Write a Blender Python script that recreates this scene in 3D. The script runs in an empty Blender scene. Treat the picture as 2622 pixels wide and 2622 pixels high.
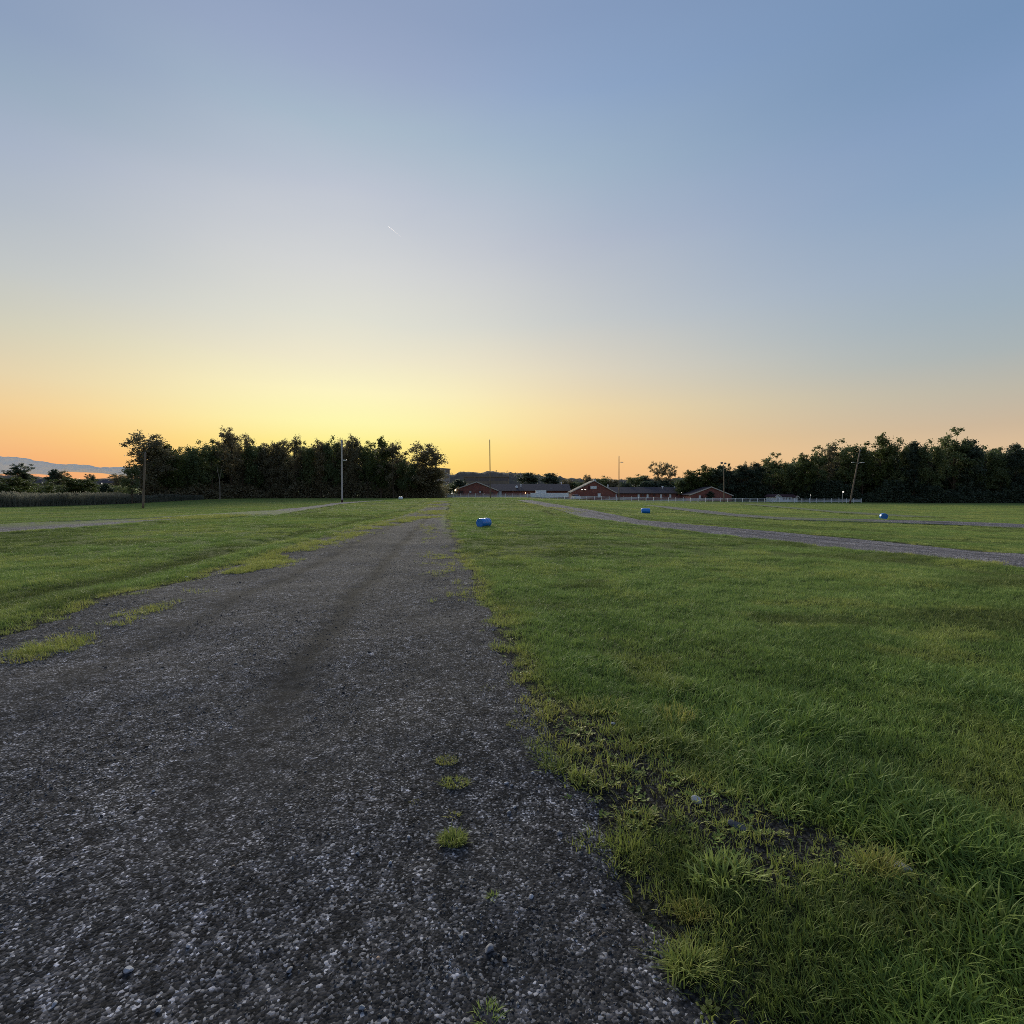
import bpy, bmesh, math, random
import numpy as np
from mathutils import Vector, Matrix
random.seed(7)
rng = np.random.default_rng(7)
S = bpy.context.scene
COL = S.collection
R = math.radians
PI = math.pi

# ------------------------------------------------------------------ camera
F = 1311.0                      # focal length in pixels of the 2622 px photograph (90 degree lens)
EYE = 1.55
PITCH = math.atan(49 / F)
cam_d = bpy.data.cameras.new('camera')
cam_d.lens_unit = 'FOV'
cam_d.angle = R(90)
cam_d.clip_start = 0.05
cam_d.clip_end = 40000
cam = bpy.data.objects.new('camera', cam_d)
COL.objects.link(cam)
cam.location = (0, 0, EYE)
cam.rotation_euler = (R(90) - PITCH, 0, 0)
S.camera = cam

def lin(c):
    return tuple(((v / 255) / 12.92 if v / 255 <= 0.04045 else ((v / 255 + 0.055) / 1.055) ** 2.4) for v in c)

# ------------------------------------------------------------------ sky
SUN_AZ = math.atan((900 - 1311) / F)          # where the sun has just gone down, left of the view axis
world = bpy.data.worlds.new('World')
S.world = world
world.use_nodes = True
wn = world.node_tree
wn.nodes.clear()
wl = wn.links

def wmath(op, a, b=None, clamp=False):
    n = wn.nodes.new('ShaderNodeMath'); n.operation = op; n.use_clamp = clamp
    for i, v in enumerate((a, b)):
        if v is None: continue
        if isinstance(v, (int, float)): n.inputs[i].default_value = v
        else: wl.new(v, n.inputs[i])
    return n.outputs[0]

def wmap(v, a, b, smooth=True):
    n = wn.nodes.new('ShaderNodeMapRange')
    n.interpolation_type = 'SMOOTHSTEP' if smooth else 'LINEAR'
    wl.new(v, n.inputs[0]); n.inputs[1].default_value = a; n.inputs[2].default_value = b
    return n.outputs[0]

def wmix(f, a, b):
    n = wn.nodes.new('ShaderNodeMix'); n.data_type = 'RGBA'
    wl.new(f, n.inputs[0]); wl.new(a, n.inputs[6]); wl.new(b, n.inputs[7])
    return n.outputs[2]

tc = wn.nodes.new('ShaderNodeTexCoord')
sep = wn.nodes.new('ShaderNodeSeparateXYZ')
wl.new(tc.outputs['Generated'], sep.inputs[0])
wx, wy, wz = sep.outputs
# faint high cloud streaks shift the elevation at which the colours change
mp = wn.nodes.new('ShaderNodeMapping'); mp.inputs['Scale'].default_value = (1.6, 1.6, 6.0)
mp.inputs['Rotation'].default_value = (0.35, 0.25, 0.0)
wl.new(tc.outputs['Generated'], mp.inputs[0])
nz = wn.nodes.new('ShaderNodeTexNoise'); nz.inputs['Scale'].default_value = 1.7; nz.inputs['Detail'].default_value = 4
wl.new(mp.outputs[0], nz.inputs['Vector'])
wob = wmath('MULTIPLY', wmath('SUBTRACT', nz.outputs[0], 0.5), 0.030)
el = wmath('DIVIDE', wmath('ARCSINE', wmath('MINIMUM', wmath('MAXIMUM', wz, -1.0), 1.0)), PI / 2)   # 0 horizon .. 1 zenith
el = wmath('ADD', el, wmath('MULTIPLY', wob, wmap(el, 0.03, 0.3)))
el = wmath('ADD', el, wmath('MULTIPLY', wmap(el, 0.01, 0.08), 0.014))
az = wmath('ARCTAN2', wx, wy)
rel = wmath('SUBTRACT', az, SUN_AZ)
rel = wmath('WRAP', rel, PI); rel.node.inputs[2].default_value = -PI
arel = wmath('ABSOLUTE', rel)

def ramp(xo, keys, raw=()):
    n = wn.nodes.new('ShaderNodeValToRGB')
    n.color_ramp.interpolation = 'B_SPLINE' if False else 'LINEAR'
    st = []
    for sy, c in keys:
        e = math.degrees(math.atan((1262 - sy / 1.521) / math.hypot(F, xo)))
        st.append((e / 90, c))
    st += [(e / 90, c) for e, c in raw]
    st.sort()
    els = n.color_ramp.elements
    els[0].position, els[0].color = st[0][0], (*lin(st[0][1]), 1)
    els[1].position, els[1].color = st[-1][0], (*lin(st[-1][1]), 1)
    for p, c in st[1:-1]:
        e = els.new(p); e.color = (*lin(c), 1)
    wl.new(el, n.inputs[0])
    return n.outputs[0]

ZEN = (104, 128, 168)
kL = ramp(1271, [(0, (140, 158, 188)), (250, (152, 171, 190)), (500, (172, 182, 200)), (750, (186, 192, 199)),
                 (1000, (204, 205, 199)), (1200, (222, 215, 187)), (1400, (242, 219, 172)), (1520, (253, 214, 150)),
                 (1650, (255, 198, 126)), (1780, (252, 176, 112)), (1890, (246, 158, 112))], [(70, ZEN), (0.0, (240, 150, 112))])
kS = ramp(411, [(0, (138, 156, 190)), (220, (150, 166, 197)), (450, (165, 184, 202)), (700, (189, 196, 210)),
                (1000, (214, 215, 214)), (1200, (226, 225, 211)), (1350, (242, 234, 204)), (1480, (255, 246, 194)),
                (1600, (255, 248, 176)), (1690, (255, 240, 146)), (1800, (255, 226, 124))], [(70, ZEN), (0.0, (254, 205, 112))])
kR = ramp(259, [(0, (128, 152, 190)), (300, (140, 165, 200)), (600, (162, 182, 201)), (900, (184, 190, 204)),
                (1200, (206, 207, 203)), (1400, (232, 219, 192)), (1550, (250, 222, 166)), (1700, (255, 211, 141)),
                (1800, (253, 197, 126))], [(70, ZEN), (0.0, (245, 180, 120))])
kW = ramp(1269, [(0, (104, 138, 180)), (300, (116, 147, 188)), (600, (126, 156, 191)), (900, (144, 166, 192)),
                 (1100, (153, 172, 187)), (1300, (168, 178, 180)), (1450, (188, 183, 168)), (1600, (204, 183, 156)),
                 (1700, (218, 189, 154)), (1800, (222, 190, 150))], [(70, ZEN), (0.0, (222, 186, 150))])
kB = ramp(1269, [(0, (98, 128, 172)), (900, (120, 145, 180)), (1400, (150, 160, 182)), (1700, (176, 164, 172))],
          [(70, ZEN), (0.0, (150, 145, 160))])
side = wmap(rel, -0.3, 0.3)
mid = wmix(side, kL, kR)
c = wmix(wmap(arel, 0.0, R(30)), kS, mid)
c = wmix(wmap(arel, R(11), R(66)), c, kW)
c = wmix(wmap(arel, R(61.5), R(150)), c, kB)
veil = wn.nodes.new('ShaderNodeRGB'); veil.outputs[0].default_value = (*lin((196, 203, 206)), 1)      # thin high haze greys the upper sky
c = wmix(wmath('MULTIPLY', wmap(el, 0.06, 0.25), 0.09), c, veil.outputs[0])
bg = wn.nodes.new('ShaderNodeBackground')
bg.inputs['Strength'].default_value = 1.0
wl.new(c, bg.inputs['Color'])
wo = wn.nodes.new('ShaderNodeOutputWorld')
wl.new(bg.outputs[0], wo.inputs['Surface'])

# ------------------------------------------------------------------ sun (lamp added for the glow where it has just set) and exposure
sun_d = bpy.data.lights.new('sun', 'SUN')
sun_d.energy = 5.0
sun_d.angle = R(35)
sun_d.color = (1.0, 0.93, 0.76)
sun = bpy.data.objects.new('sun', sun_d)
COL.objects.link(sun)
SUN_EL = R(14)          # broad warm lamp, added above the wood to brighten the field as afterglow
sdir = Vector((math.sin(SUN_AZ) * math.cos(SUN_EL), math.cos(SUN_AZ) * math.cos(SUN_EL), math.sin(SUN_EL)))
sun.rotation_euler = sdir.to_track_quat('Z', 'Y').to_euler()
S.view_settings.view_transform = 'Standard'
S.view_settings.look = 'None'
S.view_settings.exposure = 0.0
S.view_settings.gamma = 1.0
S.view_settings.use_curve_mapping = False
S.cycles.max_bounces = 6
S.cycles.diffuse_bounces = 3
S.cycles.transmission_bounces = 3
S.cycles.volume_bounces = 0
S.cycles.transparent_max_bounces = 8
S.cycles.use_denoising = False
S.cycles.filter_width = 0.9

# ------------------------------------------------------------------ helpers
def ray(px, py):
    a, b = (px - 1311) / F, (1311 - py) / F
    return np.array([a, math.cos(PITCH) + b * math.sin(PITCH), -math.sin(PITCH) + b * math.cos(PITCH)])

def at_depth(px, py, D):
    d = ray(px, py); t = D / d[1]
    return np.array([0, 0, EYE]) + d * t

def sstep(x, a, b):
    t = np.clip((x - a) / (b - a), 0, 1)
    return t * t * (3 - 2 * t)

def _h(ix, iy, seed):
    n = (ix.astype(np.int64) * 374761393 + iy.astype(np.int64) * 668265263 + seed * 1442695041) & 0x7fffffff
    n = (n ^ (n >> 13)) * 1274126177 & 0x7fffffff
    n = (n ^ (n >> 16)) * 2246822519 & 0x7fffffff
    return ((n ^ (n >> 15)) & 0xffffff) / float(0xffffff)

def vnoise(x, y, seed=0):
    x = np.asarray(x, float); y = np.asarray(y, float)
    ix, iy = np.floor(x), np.floor(y)
    fx, fy = x - ix, y - iy
    fx = fx * fx * (3 - 2 * fx); fy = fy * fy * (3 - 2 * fy)
    a = _h(ix, iy, seed); b = _h(ix + 1, iy, seed); c_ = _h(ix, iy + 1, seed); d = _h(ix + 1, iy + 1, seed)
    return (a * (1 - fx) + b * fx) * (1 - fy) + (c_ * (1 - fx) + d * fx) * fy

def fbm(x, y, seed=0, octv=4):
    s = 0; a = 0.5; t = 0
    for o in range(octv):
        s = s + a * vnoise(x * 2 ** o + 13.1 * o, y * 2 ** o - 7.7 * o, seed + o); t += a; a *= 0.5
    return s / t

def tag(o, label=None, cat=None, group=None, kind=None):
    if label: o['label'] = label
    if cat: o['category'] = cat
    if group: o['group'] = group
    if kind: o['kind'] = kind
    return o

def empty(name, loc, rz=0.0, label=None, cat=None, group=None):
    o = bpy.data.objects.new(name, None)
    o.empty_display_size = 0.2
    COL.objects.link(o)
    o.location = loc; o.rotation_euler = (0, 0, rz)
    return tag(o, label, cat, group)

def mesh_from(name, V, Fc, mats=(), smooth=False):
    me = bpy.data.meshes.new(name)
    V = np.asarray(V, dtype=np.float32)
    if isinstance(Fc, np.ndarray) and Fc.ndim == 2:
        k = Fc.shape[1]; n = len(Fc)
        me.vertices.add(len(V)); me.vertices.foreach_set('co', V.ravel())
        me.loops.add(n * k); me.loops.foreach_set('vertex_index', Fc.astype(np.int32).ravel())
        me.polygons.add(n)
        me.polygons.foreach_set('loop_start', np.arange(0, n * k, k, dtype=np.int32))
        me.polygons.foreach_set('loop_total', np.full(n, k, dtype=np.int32))
        me.update(calc_edges=True)
    else:
        me.from_pydata([tuple(map(float, v)) for v in V], [], [tuple(int(i) for i in f) for f in Fc])
        me.update()
    for m in mats: me.materials.append(m)
    if smooth:
        me.polygons.foreach_set('use_smooth', [True] * len(me.polygons))
    return me

def obj(name, me, parent=None, loc=None, link=True):
    o = bpy.data.objects.new(name, me)
    if link: COL.objects.link(o)
    if parent: o.parent = parent
    if loc is not None: o.location = loc
    return o

class MB:
    """collects boxes, prisms and tubes into one mesh"""
    def __init__(s): s.V = []; s.F = []; s.M = []
    def add(s, V, Fc, m=0):
        b = len(s.V); s.V += [tuple(v) for v in V]; s.F += [tuple(i + b for i in f) for f in Fc]; s.M += [m] * len(Fc)
    def box(s, x0, x1, y0, y1, z0, z1, m=0):
        V = [(x0, y0, z0), (x1, y0, z0), (x1, y1, z0), (x0, y1, z0), (x0, y0, z1), (x1, y0, z1), (x1, y1, z1), (x0, y1, z1)]
        s.add(V, [(0, 3, 2, 1), (4, 5, 6, 7), (0, 1, 5, 4), (1, 2, 6, 5), (2, 3, 7, 6), (3, 0, 4, 7)], m)
    def prism(s, poly, axis, a, b, m=0):
        """poly: 2D outline extruded along axis from a to b; axis 'y': (x,z) outline, 'x': (y,z), 'z': (x,y)"""
        n = len(poly)
        def P(p, t):
            return (p[0], t, p[1]) if axis == 'y' else (t, p[0], p[1]) if axis == 'x' else (p[0], p[1], t)
        V = [P(p, a) for p in poly] + [P(p, b) for p in poly]
        Fc = [tuple(range(n)), tuple(range(2 * n - 1, n - 1, -1))] + [(i, i + n, (i + 1) % n + n, (i + 1) % n) for i in range(n)]
        s.add(V, Fc, m)
    def tube(s, pts, rad, n=8, m=0, cap=True):
        pts = [Vector(p) for p in pts]
        if isinstance(rad, (int, float)): rad = [rad] * len(pts)
        rings = []
        for i, p in enumerate(pts):
            d = (pts[min(i + 1, len(pts) - 1)] - pts[max(i - 1, 0)]).normalized()
            u = d.cross(Vector((0, 0, 1)) if abs(d.z) < 0.9 else Vector((1, 0, 0))).normalized(); v = d.cross(u)
            rings.append([p + (u * math.cos(2 * PI * k / n) + v * math.sin(2 * PI * k / n)) * rad[i] for k in range(n)])
        V = [q for r in rings for q in r]
        Fc = [(i * n + k, i * n + (k + 1) % n, (i + 1) * n + (k + 1) % n, (i + 1) * n + k) for i in range(len(pts) - 1) for k in range(n)]
        if cap: Fc += [tuple(range(n - 1, -1, -1)), tuple(range((len(pts) - 1) * n, len(pts) * n))]
        s.add(V, Fc, m)
    def mesh(s, name, mats, smooth=False):
        me = mesh_from(name, s.V, s.F, mats, smooth)
        if len(mats) > 1: me.polygons.foreach_set('material_index', s.M)
        bm = bmesh.new(); bm.from_mesh(me); bmesh.ops.recalc_face_normals(bm, faces=bm.faces); bm.to_mesh(me); bm.free()
        return me
    def build(s, name, mat, parent=None, loc=None, smooth=False):
        return obj(name, s.mesh(name, mat if isinstance(mat, (list, tuple)) else [mat], smooth), parent, loc)

# ------------------------------------------------------------------ materials
def new_mat(name):
    m = bpy.data.materials.new(name); m.use_nodes = True
    nt = m.node_tree; nt.nodes.clear()
    out = nt.nodes.new('ShaderNodeOutputMaterial')
    return m, nt, out

class NT:
    def __init__(s, nt): s.nt = nt; s.n = nt.nodes; s.l = nt.links
    def put(s, sock, v):
        if v is None: return
        if isinstance(v, bpy.types.NodeSocket): s.l.new(v, sock)
        elif isinstance(v, (tuple, list)) and sock.type == 'RGBA': sock.default_value = (*v[:3], 1)
        else: sock.default_value = v
    def noise(s, scale, detail=3, rough=0.5, vec=None, out='Fac', dist=0.0):
        n = s.n.new('ShaderNodeTexNoise'); n.inputs['Scale'].default_value = scale; n.inputs['Detail'].default_value = detail
        n.inputs['Roughness'].default_value = rough; n.inputs['Distortion'].default_value = dist
        if vec is not None: s.l.new(vec, n.inputs['Vector'])
        return n.outputs[out]
    def vor(s, scale, vec=None, feature='F1', out='Distance', rnd=1.0):
        n = s.n.new('ShaderNodeTexVoronoi'); n.feature = feature; n.inputs['Scale'].default_value = scale
        n.inputs['Randomness'].default_value = rnd
        if vec is not None: s.l.new(vec, n.inputs['Vector'])
        return n.outputs[out]
    def math(s, op, a, b=None, clamp=False):
        n = s.n.new('ShaderNodeMath'); n.operation = op; n.use_clamp = clamp
        s.put(n.inputs[0], a); s.put(n.inputs[1], b)
        return n.outputs[0]
    def mix(s, f, a, b, blend='MIX'):
        n = s.n.new('ShaderNodeMix'); n.data_type = 'RGBA'; n.blend_type = blend
        s.put(n.inputs[0], f); s.put(n.inputs[6], a); s.put(n.inputs[7], b)
        return n.outputs[2]
    def ramp(s, f, stops, interp='LINEAR'):
        n = s.n.new('ShaderNodeValToRGB'); n.color_ramp.interpolation = interp
        e = n.color_ramp.elements
        e[0].position, e[0].color = stops[0][0], (*stops[0][1], 1)
        e[1].position, e[1].color = stops[-1][0], (*stops[-1][1], 1)
        for p, c_ in stops[1:-1]:
            q = e.new(p); q.color = (*c_, 1)
        s.put(n.inputs[0], f)
        return n.outputs[0]
    def maprange(s, v, a, b, c0=0.0, c1=1.0):
        n = s.n.new('ShaderNodeMapRange'); s.put(n.inputs[0], v)
        n.inputs[1].default_value = a; n.inputs[2].default_value = b; n.inputs[3].default_value = c0; n.inputs[4].default_value = c1
        return n.outputs[0]
    def attr(s, name, typ='GEOMETRY'):
        n = s.n.new('ShaderNodeAttribute'); n.attribute_name = name; n.attribute_type = typ
        return n.outputs['Fac']
    def pos(s):
        return s.n.new('ShaderNodeNewGeometry').outputs['Position']
    def rnd_island(s):
        return s.n.new('ShaderNodeNewGeometry').outputs['Random Per Island']
    def objcoord(s): return s.n.new('ShaderNodeTexCoord').outputs['Object']
    def mapping(s, vec, scale=(1, 1, 1), rot=(0, 0, 0)):
        n = s.n.new('ShaderNodeMapping'); n.inputs['Scale'].default_value = scale; n.inputs['Rotation'].default_value = rot
        s.l.new(vec, n.inputs[0]); return n.outputs[0]
    def bump(s, h, strength=0.5, dist=0.02, normal=None):
        n = s.n.new('ShaderNodeBump'); n.inputs['Strength'].default_value = strength; n.inputs['Distance'].default_value = dist
        s.put(n.inputs['Height'], h)
        if normal is not None: s.l.new(normal, n.inputs['Normal'])
        return n.outputs[0]
    def bsdf(s, col, rough=0.7, spec=0.3, normal=None, metal=0.0, sheen=0.0, sheen_tint=None, coat=0.0):
        n = s.n.new('ShaderNodeBsdfPrincipled')
        s.put(n.inputs['Base Color'], col); s.put(n.inputs['Roughness'], rough)
        n.inputs['Specular IOR Level'].default_value = spec; n.inputs['Metallic'].default_value = metal
        if normal is not None: s.l.new(normal, n.inputs['Normal'])
        n.inputs['Sheen Weight'].default_value = sheen
        n.inputs['Sheen Roughness'].default_value = 0.5
        if sheen_tint: n.inputs['Sheen Tint'].default_value = (*sheen_tint, 1)
        n.inputs['Coat Weight'].default_value = coat
        return n.outputs[0]

def plain(name, col, rough=0.6, spec=0.3, var=0.25, scale=6.0, bump=0.0, metal=0.0, coat=0.0, vscale=(1, 1, 1)):
    m, nt, out = new_mat(name); t = NT(nt)
    v = t.mapping(t.objcoord(), vscale)
    n1 = t.noise(scale, 5, 0.6, v)
    c_ = t.mix(t.maprange(n1, 0.3, 0.7), tuple(x * (1 - var) for x in col), tuple(min(1, x * (1 + var)) for x in col))
    nrm = t.bump(n1, bump, 0.02) if bump else None
    nt.links.new(t.bsdf(c_, rough, spec, nrm, metal, coat=coat), out.inputs[0])
    return m

def foliage(name, dark, light, warm=None, trans=0.35, scale=0.25):
    m, nt, out = new_mat(name); t = NT(nt)
    oi = nt.nodes.new('ShaderNodeObjectInfo').outputs['Random']
    r1 = t.rnd_island()
    big = t.noise(scale, 2, 0.5, t.pos())
    f = t.math('ADD', t.math('MULTIPLY', r1, 0.45), t.math('ADD', t.math('MULTIPLY', t.maprange(big, 0.3, 0.7), 0.35), t.math('MULTIPLY', oi, 0.2)), True)
    c_ = t.mix(f, dark, light)
    if warm: c_ = t.mix(t.maprange(t.math('MULTIPLY', r1, oi), 0.45, 0.9), c_, warm)
    b = t.bsdf(c_, 0.55, 0.35)
    tr = nt.nodes.new('ShaderNodeBsdfTranslucent'); nt.links.new(t.mix(0.5, c_, light), tr.inputs[0])
    mx = nt.nodes.new('ShaderNodeMixShader'); mx.inputs[0].default_value = trans
    nt.links.new(b, mx.inputs[1]); nt.links.new(tr.outputs[0], mx.inputs[2]); nt.links.new(mx.outputs[0], out.inputs[0])
    return m

M = {}
M['bark'] = plain('bark', (0.09, 0.065, 0.045), 0.9, 0.1, 0.4, 3, 0.6, vscale=(1, 1, 0.2))
M['pale_bark'] = plain('pale_bark', (0.24, 0.20, 0.155), 0.9, 0.1, 0.3, 3, 0.4, vscale=(1, 1, 0.2))
M['leaf_a'] = foliage('leaf_dark_green', (0.060, 0.082, 0.034), (0.155, 0.190, 0.070), (0.16, 0.14, 0.05))
M['leaf_b'] = foliage('leaf_brown_green', (0.110, 0.098, 0.062), (0.240, 0.210, 0.110), (0.23, 0.16, 0.08))
M['leaf_c'] = foliage('leaf_deep_green', (0.036, 0.052, 0.036), (0.092, 0.122, 0.070))
M['leaf_d'] = foliage('leaf_olive_green', (0.040, 0.060, 0.015), (0.11, 0.135, 0.035))
M['reed'] = foliage('reed', (0.060, 0.085, 0.055), (0.26, 0.25, 0.19), (0.24, 0.18, 0.15), 0.3, 0.12)
M['wood_pole'] = plain('weathered_pole_wood', (0.19, 0.145, 0.105), 0.85, 0.15, 0.3, 4, 0.4, vscale=(1, 1, 0.1))
M['pale_pole'] = plain('sun_bleached_pole_wood', (0.50, 0.46, 0.42), 0.8, 0.15, 0.15, 4, 0.3, vscale=(1, 1, 0.1))
M['dark_base'] = plain('creosote_stain', (0.07, 0.04, 0.028), 0.8, 0.2, 0.3, 6)
M['galv'] = plain('galvanised_metal', (0.42, 0.43, 0.44), 0.45, 0.5, 0.1, 10, metal=0.6)
M['lens'] = plain('lamp_lens', (0.80, 0.80, 0.78), 0.3, 0.5, 0.05)
M['white'] = plain('white_painted_wood', (0.78, 0.79, 0.80), 0.6, 0.3, 0.08, 3)
M['cream'] = plain('cream_trim_paint', (0.52, 0.47, 0.40), 0.6, 0.3, 0.1, 3)
M['glass'] = plain('window_glass', (0.03, 0.035, 0.04), 0.1, 0.6, 0.1)
M['blind'] = plain('window_blind', (0.55, 0.58, 0.56), 0.5, 0.3, 0.1)
M['roof'] = plain('dark_shingle_roof', (0.062, 0.052, 0.060), 0.85, 0.2, 0.25, 1.2, 0.3)
M['roof_red'] = plain('maroon_shingle_roof', (0.075, 0.040, 0.048), 0.85, 0.2, 0.2, 1.2, 0.3)
M['black'] = plain('black_rubber', (0.02, 0.02, 0.02), 0.7, 0.3, 0.1)
M['concrete'] = plain('concrete', (0.36, 0.35, 0.35), 0.9, 0.2, 0.35, 9, 0.5)
M['tan_wall'] = plain('tan_stucco', (0.21, 0.165, 0.13), 0.8, 0.2, 0.15, 0.5)
M['pink_wall'] = plain('pale_stucco', (0.30, 0.26, 0.25), 0.8, 0.2, 0.15, 0.5)
M['dark_glass'] = plain('ribbon_window_glass', (0.035, 0.025, 0.03), 0.2, 0.5, 0.2)
M['red_door'] = plain('dark_red_shutter', (0.11, 0.03, 0.03), 0.7, 0.3, 0.2)

def brick_mat():
    m, nt, out = new_mat('red_brick'); t = NT(nt)
    v = t.mapping(t.objcoord(), (1, 1, 1), (R(90), 0, 0))
    b = nt.nodes.new('ShaderNodeTexBrick')
    b.inputs['Color1'].default_value = (0.25, 0.068, 0.048, 1); b.inputs['Color2'].default_value = (0.33, 0.10, 0.07, 1)
    b.inputs['Mortar'].default_value = (0.26, 0.20, 0.17, 1); b.inputs['Scale'].default_value = 1.0
    b.inputs['Brick Width'].default_value = 0.22; b.inputs['Row Height'].default_value = 0.075; b.inputs['Mortar Size'].default_value = 0.008
    nt.links.new(v, b.inputs['Vector'])
    n1 = t.noise(0.5, 4, 0.6, t.objcoord())
    c_ = t.mix(t.maprange(n1, 0.3, 0.7), b.outputs['Color'], t.mix(1.0, b.outputs['Color'], (0.72, 0.66, 0.66), 'MULTIPLY'))
    nt.links.new(t.bsdf(c_, 0.85, 0.2), out.inputs[0])
    return m
M['brick'] = brick_mat()

def emit_mat(name, col, s):
    m, nt, out = new_mat(name)
    e = nt.nodes.new('ShaderNodeEmission'); e.inputs[0].default_value = (*col, 1); e.inputs[1].default_value = s
    nt.links.new(e.outputs[0], out.inputs[0]); return m
M['lamp_warm'] = emit_mat('lit_warm_lamp', (1.0, 0.72, 0.38), 3.5)
M['lamp_white'] = emit_mat('lit_white_lamp', (1.0, 0.93, 0.86), 1.0)

# ------------------------------------------------------------------ terrain height
def ground_base(x, y):
    x = np.asarray(x, float); y = np.asarray(y, float)
    zr = -1.75 * (1 - np.exp(-np.maximum(x - 3, 0) / 35))
    zl = -1.42 * (1 - np.exp(-np.maximum(-x - 20, 0) / 25))
    zl = zl * (1 - sstep(y, 90, 138) * sstep(x, -112, -72))
    fr = sstep(y, 6, 22)
    z = zr * fr + zl
    z = z + 0.45 * np.exp(-((y - 98) / 30) ** 2) * np.exp(-((x + 8) / 24) ** 2)
    z = z + 6.0 * sstep(y, 190, 340) * sstep(-x, 40, 110)
    return z

def relief(x, y):
    near = 1 - sstep(np.hypot(x, y), 14, 40)
    return (fbm(x / 1.7, y / 1.7, 3, 3) - 0.5) * 0.10 * near + (fbm(x / 9, y / 9, 9, 3) - 0.5) * 0.16 * (1 - sstep(np.hypot(x, y), 60, 160))

_c0 = float(relief(np.array([0.0]), np.array([0.0]))[0])

def hit(px, py):
    """where the pixel's sight line meets the smooth ground"""
    d = ray(px, py)
    lo = None
    ts = np.geomspace(1.0, 400, 4000)
    P = np.array([0, 0, EYE])[None] + d[None] * ts[:, None]
    g = ground_base(P[:, 0], P[:, 1])
    k = np.argmax(P[:, 2] < g)
    if P[k, 2] >= g[k]: k = len(ts) - 1
    return P[k]

# ------------------------------------------------------------------ the gravel lanes, in world coordinates
def edge(pts, near=()):
    a = [tuple(hit(*p)[:2]) for p in pts] + list(near)
    a = sorted(a, key=lambda p: p[1])
    a = np.array(a)
    return a[:, 0], a[:, 1]
LANES = {}
LANES['main'] = dict(
    L=edge([(0, 1632), (127, 1590), (225, 1558), (360, 1512), (510, 1480), (600, 1449), (700, 1422), (780, 1396), (900, 1362), (985, 1338), (1050, 1318), (1085, 1303), (1100, 1292), (1112, 1285)], [(-4.3, -8), (-4.7, 0), (-5.1, 3)]),
    R=edge([(1875, 2610), (1690, 2350), (1631, 2190), (1526, 2040), (1475, 1935), (1414, 1825), (1340, 1700), (1281, 1605), (1230, 1500), (1185, 1430), (1163, 1385), (1152, 1355), (1140, 1330), (1146, 1305), (1150, 1292), (1146, 1285)], [(1.9, -8), (1.0, 0), (0.85, 0.8)]),
    n=0.30)
LANES['left'] = dict(
    L=edge([(0, 1345), (150, 1339), (300, 1331), (430, 1327), (600, 1321), (700, 1311), (780, 1300), (870, 1288)], [(-24, -8), (-24.5, 10)]),
    R=edge([(0, 1366), (150, 1357), (300, 1346), (430, 1334), (600, 1324), (700, 1321), (780, 1309), (870, 1292)], [(-18.8, -8), (-18.8, 8)]),
    n=0.35)
LANES['right'] = dict(
    L=edge([(1325, 1279), (1400, 1289), (1500, 1305), (1650, 1334), (2000, 1364), (2300, 1390), (2622, 1421)], [(10.6, 8), (11.5, -8)]),
    R=edge([(1335, 1282), (1400, 1300), (1500, 1327), (1650, 1350), (2000, 1387), (2300, 1420), (2622, 1461)], [(13.0, 8), (14.2, -8)]),
    n=0.12)
# on the right lane the nearer (lower) edge is the left one in plan
LANES['right']['L'], LANES['right']['R'] = (
    edge([(1325, 1282), (1400, 1300), (1500, 1327), (1650, 1350), (2000, 1387), (2300, 1420), (2622, 1461)], [(10.8, 5), (11.6, -8)]),
    edge([(1340, 1279), (1400, 1289), (1500, 1305), (1650, 1334), (2000, 1364), (2300, 1390), (2622, 1421)], [(14.0, 6), (14.8, -8)]))
LANES['far_right'] = dict(
    L=edge([(1650, 1294.5), (1760, 1310), (1880, 1324), (2000, 1333), (2240, 1340), (2450, 1346), (2622, 1354)], [(24, 5), (25, -8)]),
    R=edge([(1650, 1292), (1760, 1303.5), (1880, 1317), (2000, 1327), (2240, 1334), (2450, 1338.5), (2622, 1344)], [(27.5, 5), (28.5, -8)]),
    n=0.25)
LANES['farthest'] = dict(
    L=edge([(1900, 1292), (2050, 1305), (2150, 1315), (2240, 1320), (2330, 1326)]),
    R=edge([(1900, 1290), (2050, 1302), (2150, 1311), (2240, 1316), (2330, 1322)]),
    n=0.45)

def lane_edges(name, y):
    ln = LANES[name]
    n = ln['n'] * (0.6 + 0.5 * sstep(y, 10, 40))
    sd = sum(map(ord, name))
    xl = np.interp(y, ln['L'][1], ln['L'][0]) + n * 2.0 * (fbm(y * 0.9, y * 0 + 5.5, sd, 5) - 0.5) + n * .7 * (vnoise(y * 6.5, y * 0 + 2.2, sd + 9) - 0.5)
    xr = np.interp(y, ln['R'][1], ln['R'][0]) + n * 2.0 * (fbm(y * 0.9, y * 0 + 8.5, sd + 3, 5) - 0.5) + n * .7 * (vnoise(y * 6.5, y * 0 + 4.2, sd + 5) - 0.5)
    return xl, xr

def swale_side(x, y):
    """1 where a worn swale runs: left of the main lane and beside the right-hand ones"""
    xr = np.interp(y, LANES['main']['R'][1], LANES['main']['R'][0]); xl = np.interp(y, LANES['main']['L'][1], LANES['main']['L'][0])
    xm = np.interp(y, LANES['right']['L'][1], LANES['right']['L'][0])
    return np.where((x > xl) & (x < xr + .5 * (xm - xr)), 0.0, 1.0)

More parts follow.
